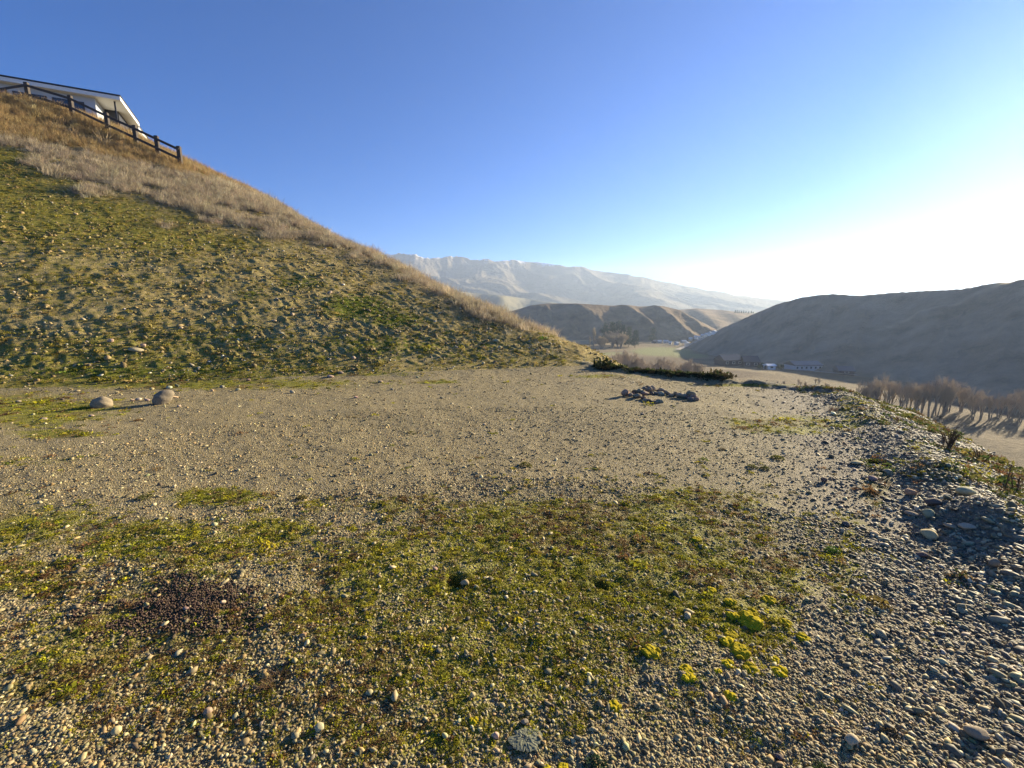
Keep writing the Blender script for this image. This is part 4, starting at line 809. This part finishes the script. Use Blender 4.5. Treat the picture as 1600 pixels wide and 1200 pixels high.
for u, v, wd, mt in TOWN: valley_house(u, v, wd * .75, 2.2, 4.5, R(random.uniform(-40, 40)), mt, 'cladding' if mt != 'dark_clad' else 'roofdark', 'tiny pale house in the far village at the mouth of the side valley', 'house', 'houses of the far village', 2, .3, 'village_house')

# ------------------------------------------------------------------ fence on the brow
PX = [(-45, 128, 33), (45, 155, 30), (114, 182, 28), (170, 208, 26), (214, 228, 21), (248, 244, 18), (276, 262, 16), (300, 278, 14)]
fence = empty('rail_fence', hit(114, 182)); tag(fence, 'dark timber post and rail fence running along the brow below the house', 'fence')
FP = [hit(u, v) for u, v, h in PX[2:6]]; FP = [atd(-45, 128, 30.6), atd(45, 155, 29.8)] + FP; FP = FP + [FP[5] + (FP[5] - FP[4]) * k for k in (1,)]
for p in FP: p.z = gz(p.x, p.y)
O = fence.location; FH = 1.22
for i, p in enumerate(FP):
    b = p - O; post = box('post', (b.x, b.y, b.z + FH / 2 - .2), (.22, .22, FH + .4), M['darkwood'], fence, R(8 + 4 * (i % 2)), .015)
for a, b in zip(FP[:-1], FP[1:]):
    for k in (.36, .82): bar('rail', a - O + Vector((0.06, -.13, FH * k)), b - O + Vector((0.06, -.13, FH * k)), .05, .15, M['darkwood'], fence)
print('FENCE', [tuple(round(c, 2) for c in p) for p in FP])

# ------------------------------------------------------------------ house on the brow
AX = Vector((math.sin(R(62)), math.cos(R(62)), 0)); BX = Vector((math.sin(R(-26)), math.cos(R(-26)), 0)); HT = 42.0
C = atd(187, 149, HT); zg = PLATEAU - .1; HR = C.z - zg
house = empty('house', (C.x, C.y, zg), math.atan2(AX.y, AX.x)); tag(house, 'white modern house with a flat overhanging roof behind the rail fence', 'house')
# local x runs along AX (to the corner at 0), local y along BX
def hb(name, x0, x1, y0, y1, z0, z1, mat, parent=house, bevel=0): return box(name, ((x0 + x1) / 2, (y0 + y1) / 2, (z0 + z1) / 2), (x1 - x0, y1 - y0, z1 - z0), M[mat], parent, 0, bevel)
rf = hb('roof', -22, 0, 0, 7.0, HR - .42, HR - .1, 'white'); hb('roof_cap', -22.05 + 11, .06 + 11, -.06 - 3.5, 7.06 - 3.5, .21, .29, 'roofdark', rf)
r2 = hb('roof', -16, -.1, 7.05, 15, HR - .72, HR - .42, 'white'); hb('roof_cap', -7.95 - .1, 7.95 + .1, -4.0, 4.05, .16, .23, 'roofdark', r2)
fw = hb('wall', -21, -2.0, .55, 6.6, -1.2, HR - .43, 'cladding')
hb('wall', -1.95, -.9, 3.2, 6.6, -1.2, HR - .43, 'dark_clad'); hb('wall', -12, -.8, 7.1, 14, -1.2, HR - .73, 'cream')
hb('porch_post', -.62, -.5, .5, .62, -1.2, HR - .43, 'dark_clad'); hb('plinth', -21.2, -.4, .2, .5, -1.4, -.1, 'concrete')
hb('entry_door', -1.85, -1.0, 3.12, 3.18, -.2, 2.0, 'glass'); hb('downpipe', -.72, -.62, 6.7, 6.8, HR - 1.0, HR - .74, 'white')
for i in range(7):
    x0 = -20.3 + i * 2.55; f = hb('window', x0, x0 + 2.2, .49, .545, HR - 2.3, HR - .95, 'dark_clad'); p_ = box('pane', (0, -.035, 0), (2.0, .02, 1.2), M['glass'], f)

# ------------------------------------------------------------------ the hazy air
hz = NT('air'); hz.n.remove(hz.b); pv = hz.n.new('ShaderNodeVolumePrincipled'); pv.inputs['Color'].default_value = (.62, .76, 1, 1); pv.inputs['Density'].default_value = 1.75e-4; pv.inputs['Anisotropy'].default_value = 0.35
hz.l.new(pv.outputs[0], hz.out.inputs['Volume'])
bm = bmesh.new(); box_bm(bm, (0, 2000, 165), (9600, 5600, 470)); hm = bm_mesh('haze', bm, hz.m); tag(obj('haze', hm), 'thin sunlit haze in the valley air', None, None, 'stuff')
